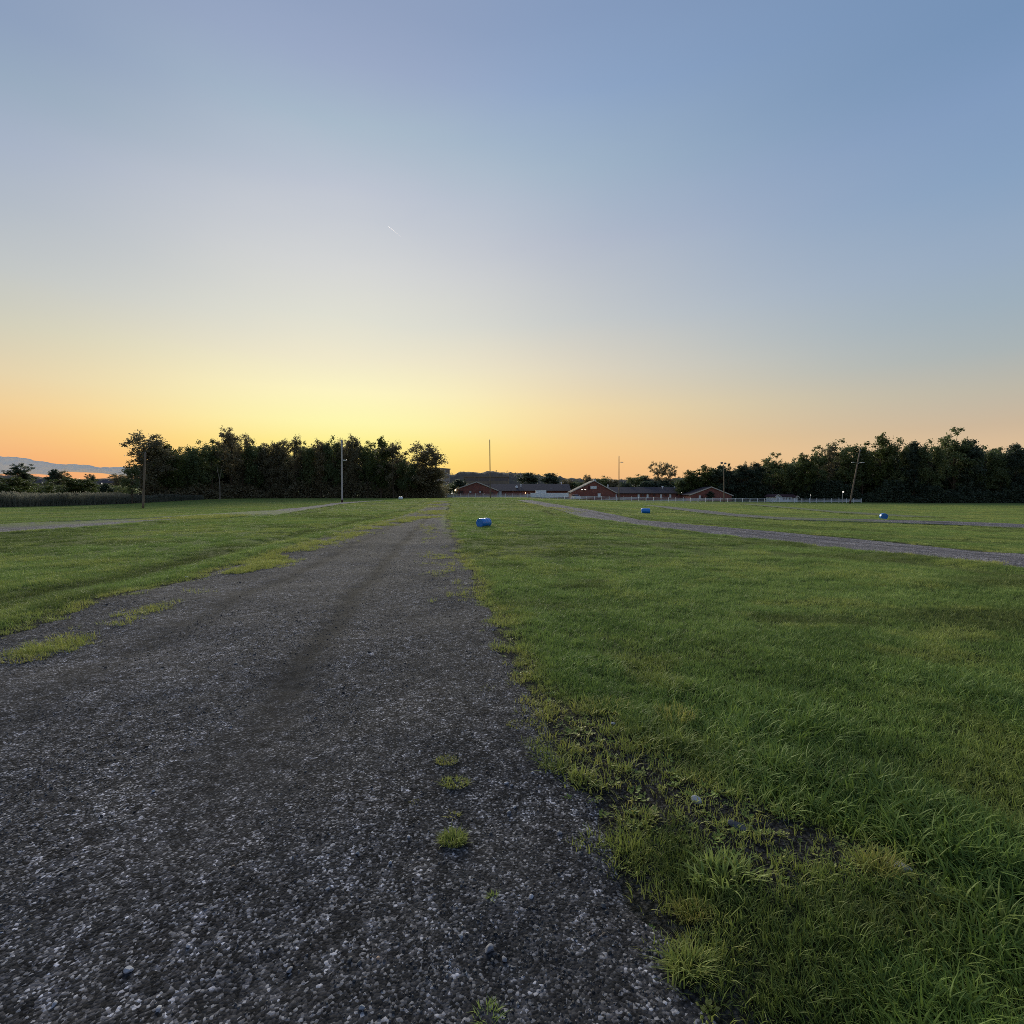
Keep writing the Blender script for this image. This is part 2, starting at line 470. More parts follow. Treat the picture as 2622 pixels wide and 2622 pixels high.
def lane_dist(x, y):
    """signed distance across to the nearest lane edge, < 0 on the gravel; and the side"""
    best = np.full(np.shape(x), 99.0)
    for k in LANES:
        xl, xr = lane_edges(k, y)
        d = np.maximum(xl - x, x - xr)
        ymin, ymax = LANES[k]['L'][1].min(), LANES[k]['L'][1].max()
        d = np.where((y > ymax) | (y < ymin), np.maximum(d, np.maximum(y - ymax, ymin - y)), d)
        best = np.minimum(best, d)
    return best

def terrain_z(x, y):
    z = ground_base(x, y) + relief(x, y) - _c0
    d = lane_dist(x, y)
    nearf = 1 - sstep(y, 25, 60)
    z = z - 0.05 * np.exp(-((d - 1.35) / 0.45) ** 2) * nearf * swale_side(x, y)          # the shallow swale beside each lane
    z = z + 0.035 * np.exp(-((d - 0.45) / 0.3) ** 2) * nearf          # and the low berm
    return z

# bare, weedy ground beside the lane
BARE = [(*hit(px, py)[:2], r) for px, py, r in
        [(1500, 1885, .34), (1585, 1960, .36), (1680, 2050, .36), (1800, 2090, .30), (1905, 2160, .36), (2040, 2175, .26), (2180, 2215, .20), (2290, 2235, .18), (1950, 2255, .2)]]
SPOTS = [(*hit(px, py)[:2], r) for px, py, r in [(1505, 1492, .35), (1490, 1504, .3), (2260, 2400, .22), (2540, 1590, .9), (2050, 1590, .5), (2600, 1500, 1.0), (1000, 1420, .3)]]

def bare_mask(x, y):
    b = np.zeros(np.shape(x))
    for bx, by, r in BARE:
        b = np.maximum(b, 1 - sstep(np.hypot(x - bx, (y - by)) / r, 0.45, 1.25))
    return b

def soil_mask(x, y):
    d = lane_dist(x, y)
    return np.maximum(bare_mask(x, y), 0.9 * (1 - sstep(d, 0.02, 0.10 + 0.35 * fbm(x / .7, y / .7, 8, 2))))

def brown_mask(x, y):
    d = lane_dist(x, y)
    near = np.exp(-((d - 1.25 - 0.5 * fbm(x / 2, y / 2, 5, 2)) / 0.42) ** 2) * (0.35 + 0.9 * fbm(x / 3, y / 3, 31, 3)) * (1 - sstep(np.asarray(y), 95, 120))
    b = near * swale_side(x, y) * 0.75
    for bx, by, r in SPOTS:
        b = np.maximum(b, 0.55 * (1 - sstep(np.hypot((x - bx) / 2.2, (y - by)) / r + 0.9 * (fbm(x * 1.6 / r, y * 1.6 / r, 23, 4) - .5), 0.2, 1.1)))
    b = np.maximum(b, 0.5 * sstep(fbm(x / 4.2, y / 2.6, 71, 4), 0.60, 0.76))
    b = np.maximum(b, 0.45 * sstep(fbm(x / 9, y / 2.2, 171, 4), 0.56, 0.72))
    return np.clip(b, 0, 1)

# ------------------------------------------------------------------ ground sheet
def axis(lo, hi, d0, grow, inner):
    a = [0.0]
    st = d0
    while a[-1] < hi:
        a.append(a[-1] + st)
        if a[-1] > inner: st *= grow
    b = [0.0]; st = d0
    while b[-1] > lo:
        b.append(b[-1] - st)
        if -b[-1] > inner: st *= grow
    return np.array(sorted(set(a + b)))

gx = axis(-2400, 2400, 0.14, 1.035, 5.0)
gy = np.concatenate([axis(-300, 0, 0.4, 1.1, 2)[:-1], axis(0, 2400, 0.14, 1.03, 8.0)])
gy = np.unique(gy)
GX, GY = np.meshgrid(gx, gy)
GZ = terrain_z(GX, GY)
dl = lane_dist(GX, GY)
GZ = GZ - 0.06 * (1 - sstep(dl, -0.5, -0.1)) - 0.10 * (1 - sstep(dl, -0.5, -0.1)) * sstep(GY, 15, 60)
nx, ny = len(gx), len(gy)
V = np.stack([GX, GY, GZ], -1).reshape(-1, 3)
ii = (np.arange(ny - 1)[:, None] * nx + np.arange(nx - 1)[None]).ravel()
Fq = np.stack([ii, ii + 1, ii + nx + 1, ii + nx], -1)

def grass_ground_mat():
    m, nt, out = new_mat('mown_grass_ground'); t = NT(nt)
    p = t.pos()
    br = t.attr('brown'); bare = t.attr('bare')
    fine = t.noise(38, 4, 0.7, p); mid_ = t.noise(4.5, 5, 0.65, p); big = t.noise(0.42, 4, 0.6, p); huge = t.noise(0.05, 3, 0.5, p)
    g1, g2, g3 = (0.115, 0.175, 0.045), (0.240, 0.305, 0.090), (0.180, 0.235, 0.060)
    c_ = t.mix(t.maprange(mid_, 0.32, 0.68), g1, g2)
    c_ = t.mix(t.maprange(big, 0.35, 0.65, 0.0, 0.75), c_, g3)
    c_ = t.mix(t.maprange(huge, 0.4, 0.6, 0.0, 0.4), c_, (0.16, 0.16, 0.05))
    c_ = t.mix(t.maprange(fine, 0.3, 0.7, 0.0, 0.55), c_, (0.045, 0.062, 0.016))
    c_ = t.mix(t.math('MULTIPLY', br, 0.6), c_, (0.105, 0.095, 0.035))
    soil = t.mix(t.maprange(t.vor(55, p, out='Distance'), 0.1, 0.6), (0.080, 0.079, 0.080), (0.016, 0.015, 0.015))
    nearf = t.maprange(t.math('ADD', t.math('MULTIPLY', mid_, 0.4), 0.0), 0.1, 0.3)
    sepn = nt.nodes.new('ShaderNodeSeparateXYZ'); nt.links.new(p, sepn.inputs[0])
    closeness = t.maprange(sepn.outputs[1], 4.0, 15.0, 0.9, 0.0)      # soil and thatch between near blades; shade of the gaps put into their colour
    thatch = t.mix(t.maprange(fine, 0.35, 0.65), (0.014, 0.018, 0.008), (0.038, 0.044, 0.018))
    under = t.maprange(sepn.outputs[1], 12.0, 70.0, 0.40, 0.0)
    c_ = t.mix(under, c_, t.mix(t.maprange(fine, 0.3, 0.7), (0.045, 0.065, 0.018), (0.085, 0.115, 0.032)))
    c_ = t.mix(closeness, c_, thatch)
    c_ = t.mix(bare, c_, soil)
    h = t.math('ADD', t.math('MULTIPLY', fine, 0.4), t.math('ADD', t.math('MULTIPLY', mid_, 0.8), t.math('MULTIPLY', big, 1.0)))
    nrm = t.bump(h, 0.9, 0.12)
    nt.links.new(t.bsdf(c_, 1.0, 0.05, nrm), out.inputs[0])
    return m
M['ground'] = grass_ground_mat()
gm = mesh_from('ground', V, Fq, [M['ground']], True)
for nm, fn in (('brown', brown_mask), ('bare', soil_mask)):
    a = gm.attributes.new(nm, 'FLOAT', 'POINT'); a.data.foreach_set('value', fn(GX, GY).astype(np.float32).ravel())
ground = tag(obj('ground', gm), 'wide grass field under the gravel lanes', None, None, 'structure')

# ------------------------------------------------------------------ gravel lanes
def gravel_mat(name, k=(1.45, 1.42, 1.40)):
    m, nt, out = new_mat(name); t = NT(nt)
    p = t.pos()
    cell = t.vor(110, p, out='Color'); cd = t.vor(110, p, out='Distance')
    cell2 = t.vor(24, p, out='Color')
    s1 = nt.nodes.new('ShaderNodeSeparateColor'); nt.links.new(cell, s1.inputs[0])
    s2 = nt.nodes.new('ShaderNodeSeparateColor'); nt.links.new(cell2, s2.inputs[0])
    st = t.ramp(s1.outputs[0], [(0, (0.010, 0.010, 0.010)), (0.45, (0.026, 0.026, 0.027)), (0.8, (0.060, 0.059, 0.062)), (1, (0.22, 0.22, 0.23))])
    st2 = t.ramp(s2.outputs[1], [(0, (0.6, 0.6, 0.6)), (0.7, (1.0, 0.98, 0.95)), (1, (1.7, 1.7, 1.75))])
    c_ = t.mix(1.0, st, st2, 'MULTIPLY')
    patch = t.noise(0.9, 4, 0.6, p); patch2 = t.noise(0.25, 3, 0.5, t.mapping(p, (1.0, 0.35, 1.0)))
    fines = t.mix(t.noise(60, 2, 0.5, p), (0.0115, 0.0119, 0.0128), (0.024, 0.0247, 0.0265))
    c_ = t.mix(t.maprange(patch, 0.42, 0.66, 0.1, 0.55), c_, fines)
    c_ = t.mix(t.maprange(patch2, 0.35, 0.65, 0.0, 0.45), c_, t.mix(1.0, c_, (1.45, 1.45, 1.55), 'MULTIPLY'))
    dust = t.attr('dust')
    c_ = t.mix(t.math('MULTIPLY', dust, 0.8), c_, (0.016, 0.0158, 0.016))
    c_ = t.mix(t.maprange(t.noise(11, 4, .75, p), .36, .64), t.mix(1.0, c_, (.62, .62, .63), 'MULTIPLY'), t.mix(1.0, c_, (1.45, 1.45, 1.45), 'MULTIPLY'))
    c_ = t.mix(1.0, c_, k, 'MULTIPLY')
    gr = t.math('MULTIPLY', t.attr('weed'), t.maprange(t.noise(2.2, 5, 0.7, p), 0.34, 0.54))
    c_ = t.mix(gr, c_, (0.15, 0.185, 0.055))
    sepn = nt.nodes.new('ShaderNodeSeparateXYZ'); nt.links.new(p, sepn.inputs[0])
    nrm = t.bump(t.math('SUBTRACT', t.math('MULTIPLY', s1.outputs[2], 1.0), t.math('MULTIPLY', cd, .5)), 0.5, 0.007)
    nrm = t.bump(t.noise(5, 4, 0.6, p), 0.25, 0.04, nrm)
    nt.links.new(t.bsdf(c_, 1.0, 0.04, nrm), out.inputs[0])
    return m
M['gravel'] = gravel_mat('dark_gravel')
M['gravel_pale'] = gravel_mat('pale_dusty_gravel', (3.3, 3.1, 3.05))

def lane_z(x, y, ed):
    z = ground_base(x, y) + relief(x, y) - _c0
    return z + 0.012 - 0.05 * (1 - sstep(ed, 0, 0.10)) + 0.0004 * np.maximum(y, 0) + 0.05 * sstep(y, 18, 45)

def lane_rows(y0, y1, near=0.05):
    ys = [y0]
    while ys[-1] < y1:
        ys.append(ys[-1] + max(near, abs(ys[-1]) * 0.012))
    ys[-1] = y1
    return np.array(ys)

def build_lane(key, name, label):
    ln = LANES[key]
    y0, y1 = ln['L'][1].min(), ln['L'][1].max()
    if key == 'main': y0 = -8
    ys = lane_rows(y0, y1)
    xl, xr = lane_edges(key, ys)
    u = np.linspace(0, 1, 71)
    if key != 'main': u = np.linspace(0, 1, 15)
    X = xl[:, None] + (xr - xl)[:, None] * u[None]; Y = np.repeat(ys[:, None], len(u), 1)
    ed = np.minimum(X - xl[:, None], xr[:, None] - X)
    Z = lane_z(X, Y, ed)
    w = (X - xl[:, None]) / (xr - xl)[:, None]
    rut = (0.6 + 0.25 * sstep(Y, 4, 10)) * np.exp(-((w - 0.33) / 0.035) ** 2) + 1.05 * sstep(Y, 1.5, 5) * np.exp(-((w - 0.635 - .01 * np.sin(Y * .35)) / 0.032) ** 2)
    if key == 'main':
        Z = Z - 0.022 * rut * (1 - sstep(Y, 20, 50)) + 0.010 * (fbm(X * 4, Y * 4, 77, 3) - 0.5)
    n = len(u)
    ii = (np.arange(len(ys) - 1)[:, None] * n + np.arange(n - 1)[None]).ravel()
    me = mesh_from(name, np.stack([X, Y, Z], -1).reshape(-1, 3), np.stack([ii, ii + 1, ii + n + 1, ii + n], -1), [M['gravel' if key == 'main' else 'gravel_pale']], True)
    dust = rut * (0.75 + 0.5 * fbm(X, Y * 0.4, 15, 3))
    weed = (1 - sstep(ed, 0.0, 0.5)) * 0.9 * sstep(Y, 14, 26)
    if key == 'left': weed = np.maximum(weed, np.exp(-((Y - 35) / 6.5) ** 4))
    if key == 'farthest': weed = weed * 0 + 0.75
    if key == 'far_right': weed = np.maximum(weed, np.exp(-((X - 27) / 3.2) ** 2) * 0.9)
    if key == 'main': weed = np.maximum(weed, 0.95 * sstep(Y, 62, 74) * (0.5 + 0.5 * np.sin(Y * .7)))
    for nm, a_ in (('dust', dust), ('weed', weed)):
        a = me.attributes.new(nm, 'FLOAT', 'POINT'); a.data.foreach_set('value', np.clip(a_, 0, 1).astype(np.float32).ravel())
    return tag(obj(name, me), label, None, None, 'structure')

build_lane('main', 'gravel_road', 'dark gravel lane running from the foreground to the far crest')
build_lane('left', 'gravel_road', 'parallel gravel lane on the left, partly grown over with grass')
build_lane('right', 'gravel_road', 'narrow grey gravel lane curving in from the right')
build_lane('far_right', 'gravel_road', 'thin gravel lane beyond the first one on the right')
build_lane('farthest', 'gravel_road', 'faint worn lane in the grass farthest to the right')

# ------------------------------------------------------------------ scattering
SRC = {}
def scatter(name, P, rot, scale, tint, sources, label, cat=None):
    me = bpy.data.meshes.new(name)
    n = len(P)
    me.vertices.add(n); me.vertices.foreach_set('co', np.asarray(P, np.float32).ravel())
    a = me.attributes.new('rot', 'FLOAT_VECTOR', 'POINT'); a.data.foreach_set('vector', np.asarray(rot, np.float32).ravel())
    sc = np.asarray(scale, np.float32)
    if sc.ndim == 1: sc = np.repeat(sc[:, None], 3, 1)
    a = me.attributes.new('sc', 'FLOAT_VECTOR', 'POINT'); a.data.foreach_set('vector', sc.ravel())
    a = me.attributes.new('tint', 'FLOAT', 'POINT'); a.data.foreach_set('value', np.asarray(tint, np.float32).ravel())
    a = me.attributes.new('vi', 'INT', 'POINT'); a.data.foreach_set('value', rng.integers(0, len(sources), n).astype(np.int32))
    col = bpy.data.collections.new(name + '_sources')
    for me_s in sources:
        o = bpy.data.objects.new(name + '_source', me_s); col.objects.link(o)
    o = obj(name, me)
    tag(o, label, cat, None, 'stuff')
    g = bpy.data.node_groups.new(name, 'GeometryNodeTree')
    g.interface.new_socket('Geometry', in_out='INPUT', socket_type='NodeSocketGeometry')
    g.interface.new_socket('Geometry', in_out='OUTPUT', socket_type='NodeSocketGeometry')
    gi = g.nodes.new('NodeGroupInput'); go = g.nodes.new('NodeGroupOutput')
    ip = g.nodes.new('GeometryNodeInstanceOnPoints'); ci = g.nodes.new('GeometryNodeCollectionInfo')
    ci.inputs['Collection'].default_value = col; ci.inputs['Separate Children'].default_value = True; ci.inputs['Reset Children'].default_value = True
    def na(nm, ty):
        q = g.nodes.new('GeometryNodeInputNamedAttribute'); q.data_type = ty; q.inputs['Name'].default_value = nm
        return q.outputs['Attribute']
    L = g.links
    L.new(gi.outputs[0], ip.inputs['Points']); L.new(ci.outputs[0], ip.inputs['Instance'])
    ip.inputs['Pick Instance'].default_value = True
    L.new(na('vi', 'INT'), ip.inputs['Instance Index'])
    e2r = g.nodes.new('FunctionNodeEulerToRotation')
    L.new(na('rot', 'FLOAT_VECTOR'), e2r.inputs[0]); L.new(e2r.outputs[0], ip.inputs['Rotation'])
    L.new(na('sc', 'FLOAT_VECTOR'), ip.inputs['Scale'])
    L.new(ip.outputs[0], go.inputs[0])
    md = o.modifiers.new('scatter', 'NODES'); md.node_group = g
    return o

def blade_set(n, spread, hmin, hmax, width, lean, seg=3, seed=0):
    """grass blades: tapered, curved ribbons"""
    r = np.random.default_rng(seed)
    V, Fc = [], []
    for _ in range(n):
        a = r.uniform(0, 2 * PI); d = spread * math.sqrt(r.uniform())
        bx, by = d * math.cos(a), d * math.sin(a)
        h = r.uniform(hmin, hmax); w = width * r.uniform(0.6, 1.3)
        la = a + r.normal(0, 0.9); ln = lean * r.uniform(0.2, 1.3)
        fa = la + PI / 2 + r.normal(0, 0.5)
        dx, dy = math.cos(la), math.sin(la); wx_, wy_ = math.cos(fa), math.sin(fa)
        b = len(V)
        for k in range(seg + 1):
            t = k / seg
            out_ = h * ln * t ** 1.8; up = h * t * (1 - 0.42 * ln * t * t)
            ww = w * (1 - t ** 1.6) * 0.5 + 0.0002
            px_, py_ = bx + dx * out_, by + dy * out_
            if k < seg:
                V += [(px_ - wx_ * ww, py_ - wy_ * ww, up - 0.004), (px_ + wx_ * ww, py_ + wy_ * ww, up - 0.004)]
            else: V += [(px_, py_, up)]
        for k in range(seg - 1): Fc.append((b + 2 * k, b + 2 * k + 1, b + 2 * k + 3, b + 2 * k + 2))
        Fc.append((b + 2 * seg - 2, b + 2 * seg - 1, b + 2 * seg))
    return V, Fc

def grass_mat(name, cols, typ='INSTANCER'):
    m, nt, out = new_mat(name); t = NT(nt)
    tint = t.attr('tint', typ)
    r1 = t.rnd_island(); oi = nt.nodes.new('ShaderNodeObjectInfo').outputs['Random']
    big = t.noise(1.3, 5, 0.7, t.pos())
    f = t.math('ADD', t.math('MULTIPLY', r1, 0.42), t.math('ADD', t.math('MULTIPLY', oi, 0.2), t.maprange(big, 0.3, 0.7, -0.25, 0.6)), True)
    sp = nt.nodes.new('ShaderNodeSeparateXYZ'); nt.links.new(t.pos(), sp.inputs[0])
    far = t.maprange(t.math('ADD', sp.outputs[1], t.math('MULTIPLY', t.noise(0.35, 3, 0.6, t.pos()), 4.0)), 3.2, 9.5)   # longer grass near, mown beyond; foreground darkening also put into the near colour
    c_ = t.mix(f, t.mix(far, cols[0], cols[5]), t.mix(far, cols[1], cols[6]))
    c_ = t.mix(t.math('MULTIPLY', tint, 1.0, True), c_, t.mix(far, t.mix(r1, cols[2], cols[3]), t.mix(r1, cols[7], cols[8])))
    c_ = t.mix(t.math('MULTIPLY', tint, -1.0, True), c_, t.mix(r1, (0.040, 0.042, 0.014), (0.155, 0.130, 0.045)))
    c_ = t.mix(t.maprange(r1, 0.97, 0.99, 0.0, 0.25), c_, cols[4])
    b = t.bsdf(c_, 0.6, 0.15)
    tr = nt.nodes.new('ShaderNodeBsdfTranslucent'); nt.links.new(c_, tr.inputs[0])
    mx = nt.nodes.new('ShaderNodeMixShader'); mx.inputs[0].default_value = 0.30
    nt.links.new(b, mx.inputs[1]); nt.links.new(tr.outputs[0], mx.inputs[2]); nt.links.new(mx.outputs[0], out.inputs[0])
    return m
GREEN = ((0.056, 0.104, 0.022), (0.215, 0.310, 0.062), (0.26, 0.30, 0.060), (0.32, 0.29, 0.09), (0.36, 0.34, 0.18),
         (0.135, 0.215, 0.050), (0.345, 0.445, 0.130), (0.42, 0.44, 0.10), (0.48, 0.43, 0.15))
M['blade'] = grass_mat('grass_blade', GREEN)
def src(name, *a, mat='blade', **k):
    V_, F_ = blade_set(*a, **k)
    return mesh_from(name, V_, F_, [M[mat]], True)
long_src = [src('long_tuft', 15, 0.055, 0.025, 0.090, 0.0060, 1.0, 4, seed=s) for s in range(5)]
mid_src = [src('short_tuft', 18, 0.06, 0.025, 0.075, 0.0042, 0.8, 3, seed=20 + s) for s in range(5)]
far_src = [src('turf_patch', 40, 0.20, 0.03, 0.07, 0.011, 0.7, 2, seed=40 + s) for s in range(4)]

def leafy(n, seed):
    r = np.random.default_rng(seed); V_, F_ = [], []
    for _ in range(n):
        a = r.uniform(0, 2 * PI); d = r.uniform(0.006, 0.05); z = r.uniform(0.006, 0.035); s = r.uniform(0.008, 0.018)
        c_ = np.array([d * math.cos(a), d * math.sin(a), z]); t1 = np.array([math.cos(a), math.sin(a), 0.35]); t2 = np.array([-math.sin(a), math.cos(a), r.normal(0, .3)])
        b = len(V_)
        V_ += [tuple(c_ - t1 * s), tuple(c_ + t2 * s * .6), tuple(c_ + t1 * s), tuple(c_ - t2 * s * .6)]
        F_.append((b, b + 1, b + 2, b + 3))
    return mesh_from('weed', V_, F_, [M['blade']])
weed_src = [leafy(14, s) for s in range(4)]

def pts_ground(X, Y):
    return np.stack([X, Y, terrain_z(X, Y) - 0.004], -1)

def rots(n, tilt=0.18):
    return np.stack([rng.normal(0, tilt, n), rng.normal(0, tilt, n), rng.uniform(0, 2 * PI, n)], -1)

def sample(n, d0, d1, margin=1.12, power=1.0):
    """points in the wedge the photograph looks at (and a little beyond), thinning with distance"""
    u = rng.uniform(0, 1, n)
    if power == 1.0: D = d0 * (d1 / d0) ** u
    else: D = (d0 ** (1 - power + 1) + u * (d1 ** (2 - power) - d0 ** (2 - power))) ** (1 / (2 - power))
    X = rng.uniform(-1, 1, n) * (D * margin + 0.6)
    return X, D

def grass_fill(d):
    """chance of grass by distance to the lane edge (d > 0 is field)"""
    return d
def thin(X, Y, keep):
    k = rng.uniform(0, 1, len(X)) < keep
    return X[k], Y[k]

def comb(yellow, brown):
    """signed tint carried by each tuft: above 0 yellowish, below 0 dry brown"""
    return np.clip(np.where(brown > yellow, -brown, yellow), -1, 1)
# near long turf -----------------------------------------------------------
X, Y = sample(52000, 0.9, 9.0, power=0.5)
d = lane_dist(X, Y); b = bare_mask(X, Y)
clump = fbm(X / 0.35, Y / 0.35, 41, 3)
keep = sstep(d + (clump - 0.5) * 0.7, -0.06, 0.12) * (1 - 0.90 * b) * (0.40 + 0.60 * sstep(clump, 0.35, 0.55)) * (1 - sstep(Y, 5.5, 9))
k = rng.uniform(0, 1, len(X)) < keep
X, Y, d, b, clump = X[k], Y[k], d[k], b[k], clump[k]
lush = fbm(X / 0.9 + 3, Y / 0.9, 52, 3)
mown = sstep(Y, 3.0, 5.5)
sc = (0.65 + 0.9 * sstep(lush, 0.35, 0.65)) * (1 - 0.55 * mown) * (0.72 + 0.28 * sstep(d, 0.0, 0.35)) * rng.uniform(0.8, 1.15, len(X))
left_side = X < -3
sc = np.where(left_side, sc * 0.8, sc)
tint = comb(0.4 * sstep(fbm(X / 0.6, Y / 0.6, 61, 3), 0.55, 0.75) + 0.4 * (1 - sstep(d, 0, 0.4)) + 0.5 * b, 0.9 * brown_mask(X, Y))
scatter('long_grass', pts_ground(X, Y), rots(len(X)), sc, tint, long_src, 'tangled longer grass beside the gravel in the foreground', 'grass')

X, Y = sample(105000, 1.0, 15.0, power=0.75)
d = lane_dist(X, Y); b = bare_mask(X, Y); clump = fbm(X / 0.2, Y / 0.2, 43, 3)
keep = sstep(d + (clump - 0.5) * 0.9, -0.14, 0.10) * (1 - 0.84 * b) * (1 - sstep(Y, 8, 14.5))
k = rng.uniform(0, 1, len(X)) < keep
X, Y, d, b = X[k], Y[k], d[k], b[k]
tint = comb(0.4 * sstep(fbm(X / 0.6, Y / 0.6, 61, 3), 0.5, 0.75) + 0.5 * (1 - sstep(d, 0, 0.3)) + 0.6 * b, 0.9 * brown_mask(X, Y))
scatter('short_grass', pts_ground(X, Y), rots(len(X)), rng.uniform(0.6, 1.15, len(X)), tint, mid_src, 'short mown grass close to the gravel lane', 'grass')

# mid distance --------------------------------------------------------------
X, Y = sample(290000, 5.5, 48.0, power=0.8)
d = lane_dist(X, Y); clump = fbm(X / 0.5, Y / 0.5, 44, 3)
keep = sstep(d + (clump - 0.5) * 1.2, -0.05, 0.25) * (1 - sstep(Y, 24, 47)) * sstep(Y, 5.5, 10)
k = rng.uniform(0, 1, len(X)) < keep
X, Y, d = X[k], Y[k], d[k]
tint = comb(0.4 * sstep(fbm(X / 1.6, Y / 1.6, 62, 3), 0.48, 0.7) + 0.5 * (1 - sstep(d, 0, 0.3)), 0.85 * brown_mask(X, Y))
scatter('field_grass', pts_ground(X, Y), rots(len(X), 0.12), rng.uniform(0.5, 0.95, len(X)) * (.45 + 1.15 * sstep(fbm(X / .5, Y / .4, 33, 3), .3, .7)) * (1 + 0.010 * Y), tint, mid_src, 'mown grass over the middle of the field', 'grass')

X, Y = sample(170000, 16.0, 135.0, power=0.55, margin=1.06)
d = lane_dist(X, Y)
keep = sstep(d, 0.0, 0.3) * sstep(Y, 15, 32) * (1 - sstep(Y, 95, 135) * .6)
k = rng.uniform(0, 1, len(X)) < keep
X, Y, d = X[k], Y[k], d[k]
tint = comb(0.5 * sstep(fbm(X / 5, Y / 3, 63, 3), 0.42, 0.7), 0.8 * brown_mask(X, Y))
scatter('far_grass', pts_ground(X, Y), rots(len(X), 0.1), rng.uniform(0.45, 0.9, len(X)) * (1.0 + 0.004 * Y), tint, far_src, 'mown grass stretching to the far end of the field', 'grass')

# weeds on the bare ground and straggling onto the gravel ---------------------
X, Y = sample(15000, 1.0, 8.0, power=0.5)
d = lane_dist(X, Y); b = bare_mask(X, Y)
keep = np.maximum(0.85 * b * (d > 0), np.exp(-((d) / 0.13) ** 2) * 0.35)
k = rng.uniform(0, 1, len(X)) < keep
X, Y = X[k], Y[k]
scatter('weeds', pts_ground(X, Y), rots(len(X)), rng.uniform(0.3, 0.8, len(X)), rng.uniform(0.0, .9, len(X)), weed_src, 'low leafy weeds on the bare ground beside the gravel', 'weeds')

# thin grass creeping over the lanes: a strip on the main lane's left, patches farther off
def line_patch(pxs, n, w, seed):
    pts = np.array([hit(*p)[:2] for p in pxs])
    seg = rng.integers(0, len(pts) - 1, n); u = rng.uniform(0, 1, n)[:, None]
    q = pts[seg] * (1 - u) + pts[seg + 1] * u
    q = q + rng.normal(0, 1, (n, 2)) * w
    keep_ = sstep(fbm(q[:, 0] / (w * 3), q[:, 1] / (w * 3), seed, 3), 0.45, 0.62)
    k_ = rng.uniform(0, 1, n) < keep_
    return q[k_]
Q = [line_patch([(640, 1450), (760, 1412), (900, 1372), (1010, 1342), (1060, 1330)], 4200, 0.30, 5),
     line_patch([(1075, 1335), (1105, 1318), (1120, 1300), (1130, 1288)], 4000, 0.8, 6),
     line_patch([(60, 1690), (170, 1660), (300, 1600), (520, 1520)], 480, 0.13, 7),
     line_patch([(560, 1480), (700, 1440)], 1500, 0.22, 8),
     line_patch([(1170, 1400), (1200, 1470), (1240, 1540)], 500, 0.28, 9),
     line_patch([(430, 1331), (520, 1326), (600, 1323)], 2500, 1.0, 10),
     line_patch([(1090, 1345), (1115, 1400), (1120, 1480)], 400, 0.2, 11),
     line_patch([(1330, 1290), (1400, 1300), (1500, 1318)], 900, 0.5, 12)]
Q = np.concatenate(Q)
zz = lane_z(Q[:, 0], Q[:, 1], np.ones(len(Q))) - 0.003
scatter('creeping_grass', np.stack([Q[:, 0], Q[:, 1], zz], -1), rots(len(Q)), rng.uniform(0.55, 1.15, len(Q)) * (1 + 0.02 * Q[:, 1]), rng.uniform(0.45, .95, len(Q)), mid_src, 'thin yellowish grass creeping over the gravel lanes', 'grass')

# ------------------------------------------------------------------ loose stones
def pebble(seed, sub=1):
    bm = bmesh.new(); bmesh.ops.create_icosphere(bm, subdivisions=sub, radius=1.0)
    r = random.Random(seed)
    s_ = (1.0, r.uniform(0.65, 0.95), r.uniform(0.4, 0.7))
    for v in bm.verts:
        k_ = 1 + r.uniform(-0.16, 0.16)
        v.co = Vector((v.co.x * s_[0], v.co.y * s_[1], v.co.z * s_[2])) * k_
    me = bpy.data.meshes.new('pebble'); bm.to_mesh(me); bm.free()
    me.polygons.foreach_set('use_smooth', [sub > 1] * len(me.polygons))
    return me
def stone_mat(name, typ='INSTANCER'):
    m, nt, out = new_mat(name); t = NT(nt)
    tint = t.attr('tint', typ)
    c_ = t.ramp(tint, [(0, (0.016, 0.016, 0.016)), (0.5, (0.046, 0.045, 0.045)), (0.8, (0.12, 0.119, 0.118)), (0.93, (0.22, 0.217, 0.21)), (1, (0.42, 0.415, 0.40))])
    oi = nt.nodes.new('ShaderNodeObjectInfo').outputs['Random']
    c_ = t.mix(1.0, c_, t.ramp(oi, [(0, (0.94, 0.98, 1.04)), (0.4, (1, 1, .98)), (0.85, (1.06, 0.99, 0.92)), (1.0, (1.2, 0.95, 0.82))]), 'MULTIPLY')
    nt.links.new(t.bsdf(c_, 0.8, 0.25), out.inputs[0]); return m
M['stone'] = stone_mat('loose_stone')
peb = [pebble(s) for s in range(6)]
for p_ in peb: p_.materials.append(M['stone'])
X, Y = sample(430000, 1.0, 17.0, power=0.6, margin=1.1)
d = lane_dist(X, Y)
dens = 0.30 + 0.7 * sstep(fbm(X / 0.8, Y / 1.2, 81, 4), 0.38, 0.62)
keep = (sstep(-d, -0.22, 0.1) * dens) * (1 - sstep(Y, 5, 16.5))
keep = np.maximum(keep, 0.6 * bare_mask(X, Y) * sstep(fbm(X / .25, Y / .25, 19, 3), .4, .55))
k = rng.uniform(0, 1, len(X)) < keep
X, Y, d = X[k], Y[k], d[k]
n = len(X)
siz = 0.0026 * np.exp(rng.normal(0, 0.44, n)) * (1 + 0.03 * Y)
siz = np.clip(siz, 0.0018, 0.017)
tint = np.clip(0.36 + 0.66 * rng.beta(1.1, 2.0, n), 0, .96)
zz = np.where(d < 0, lane_z(X, Y, np.maximum(-d, 0)), terrain_z(X, Y)) + siz * 0.15
xl_, xr_ = lane_edges('main', Y); w_ = (X - xl_) / (xr_ - xl_)
rut_ = 0.7 * np.exp(-((w_ - 0.31) / 0.04) ** 2) + np.exp(-((w_ - 0.635 - .01 * np.sin(Y * .35)) / 0.032) ** 2)
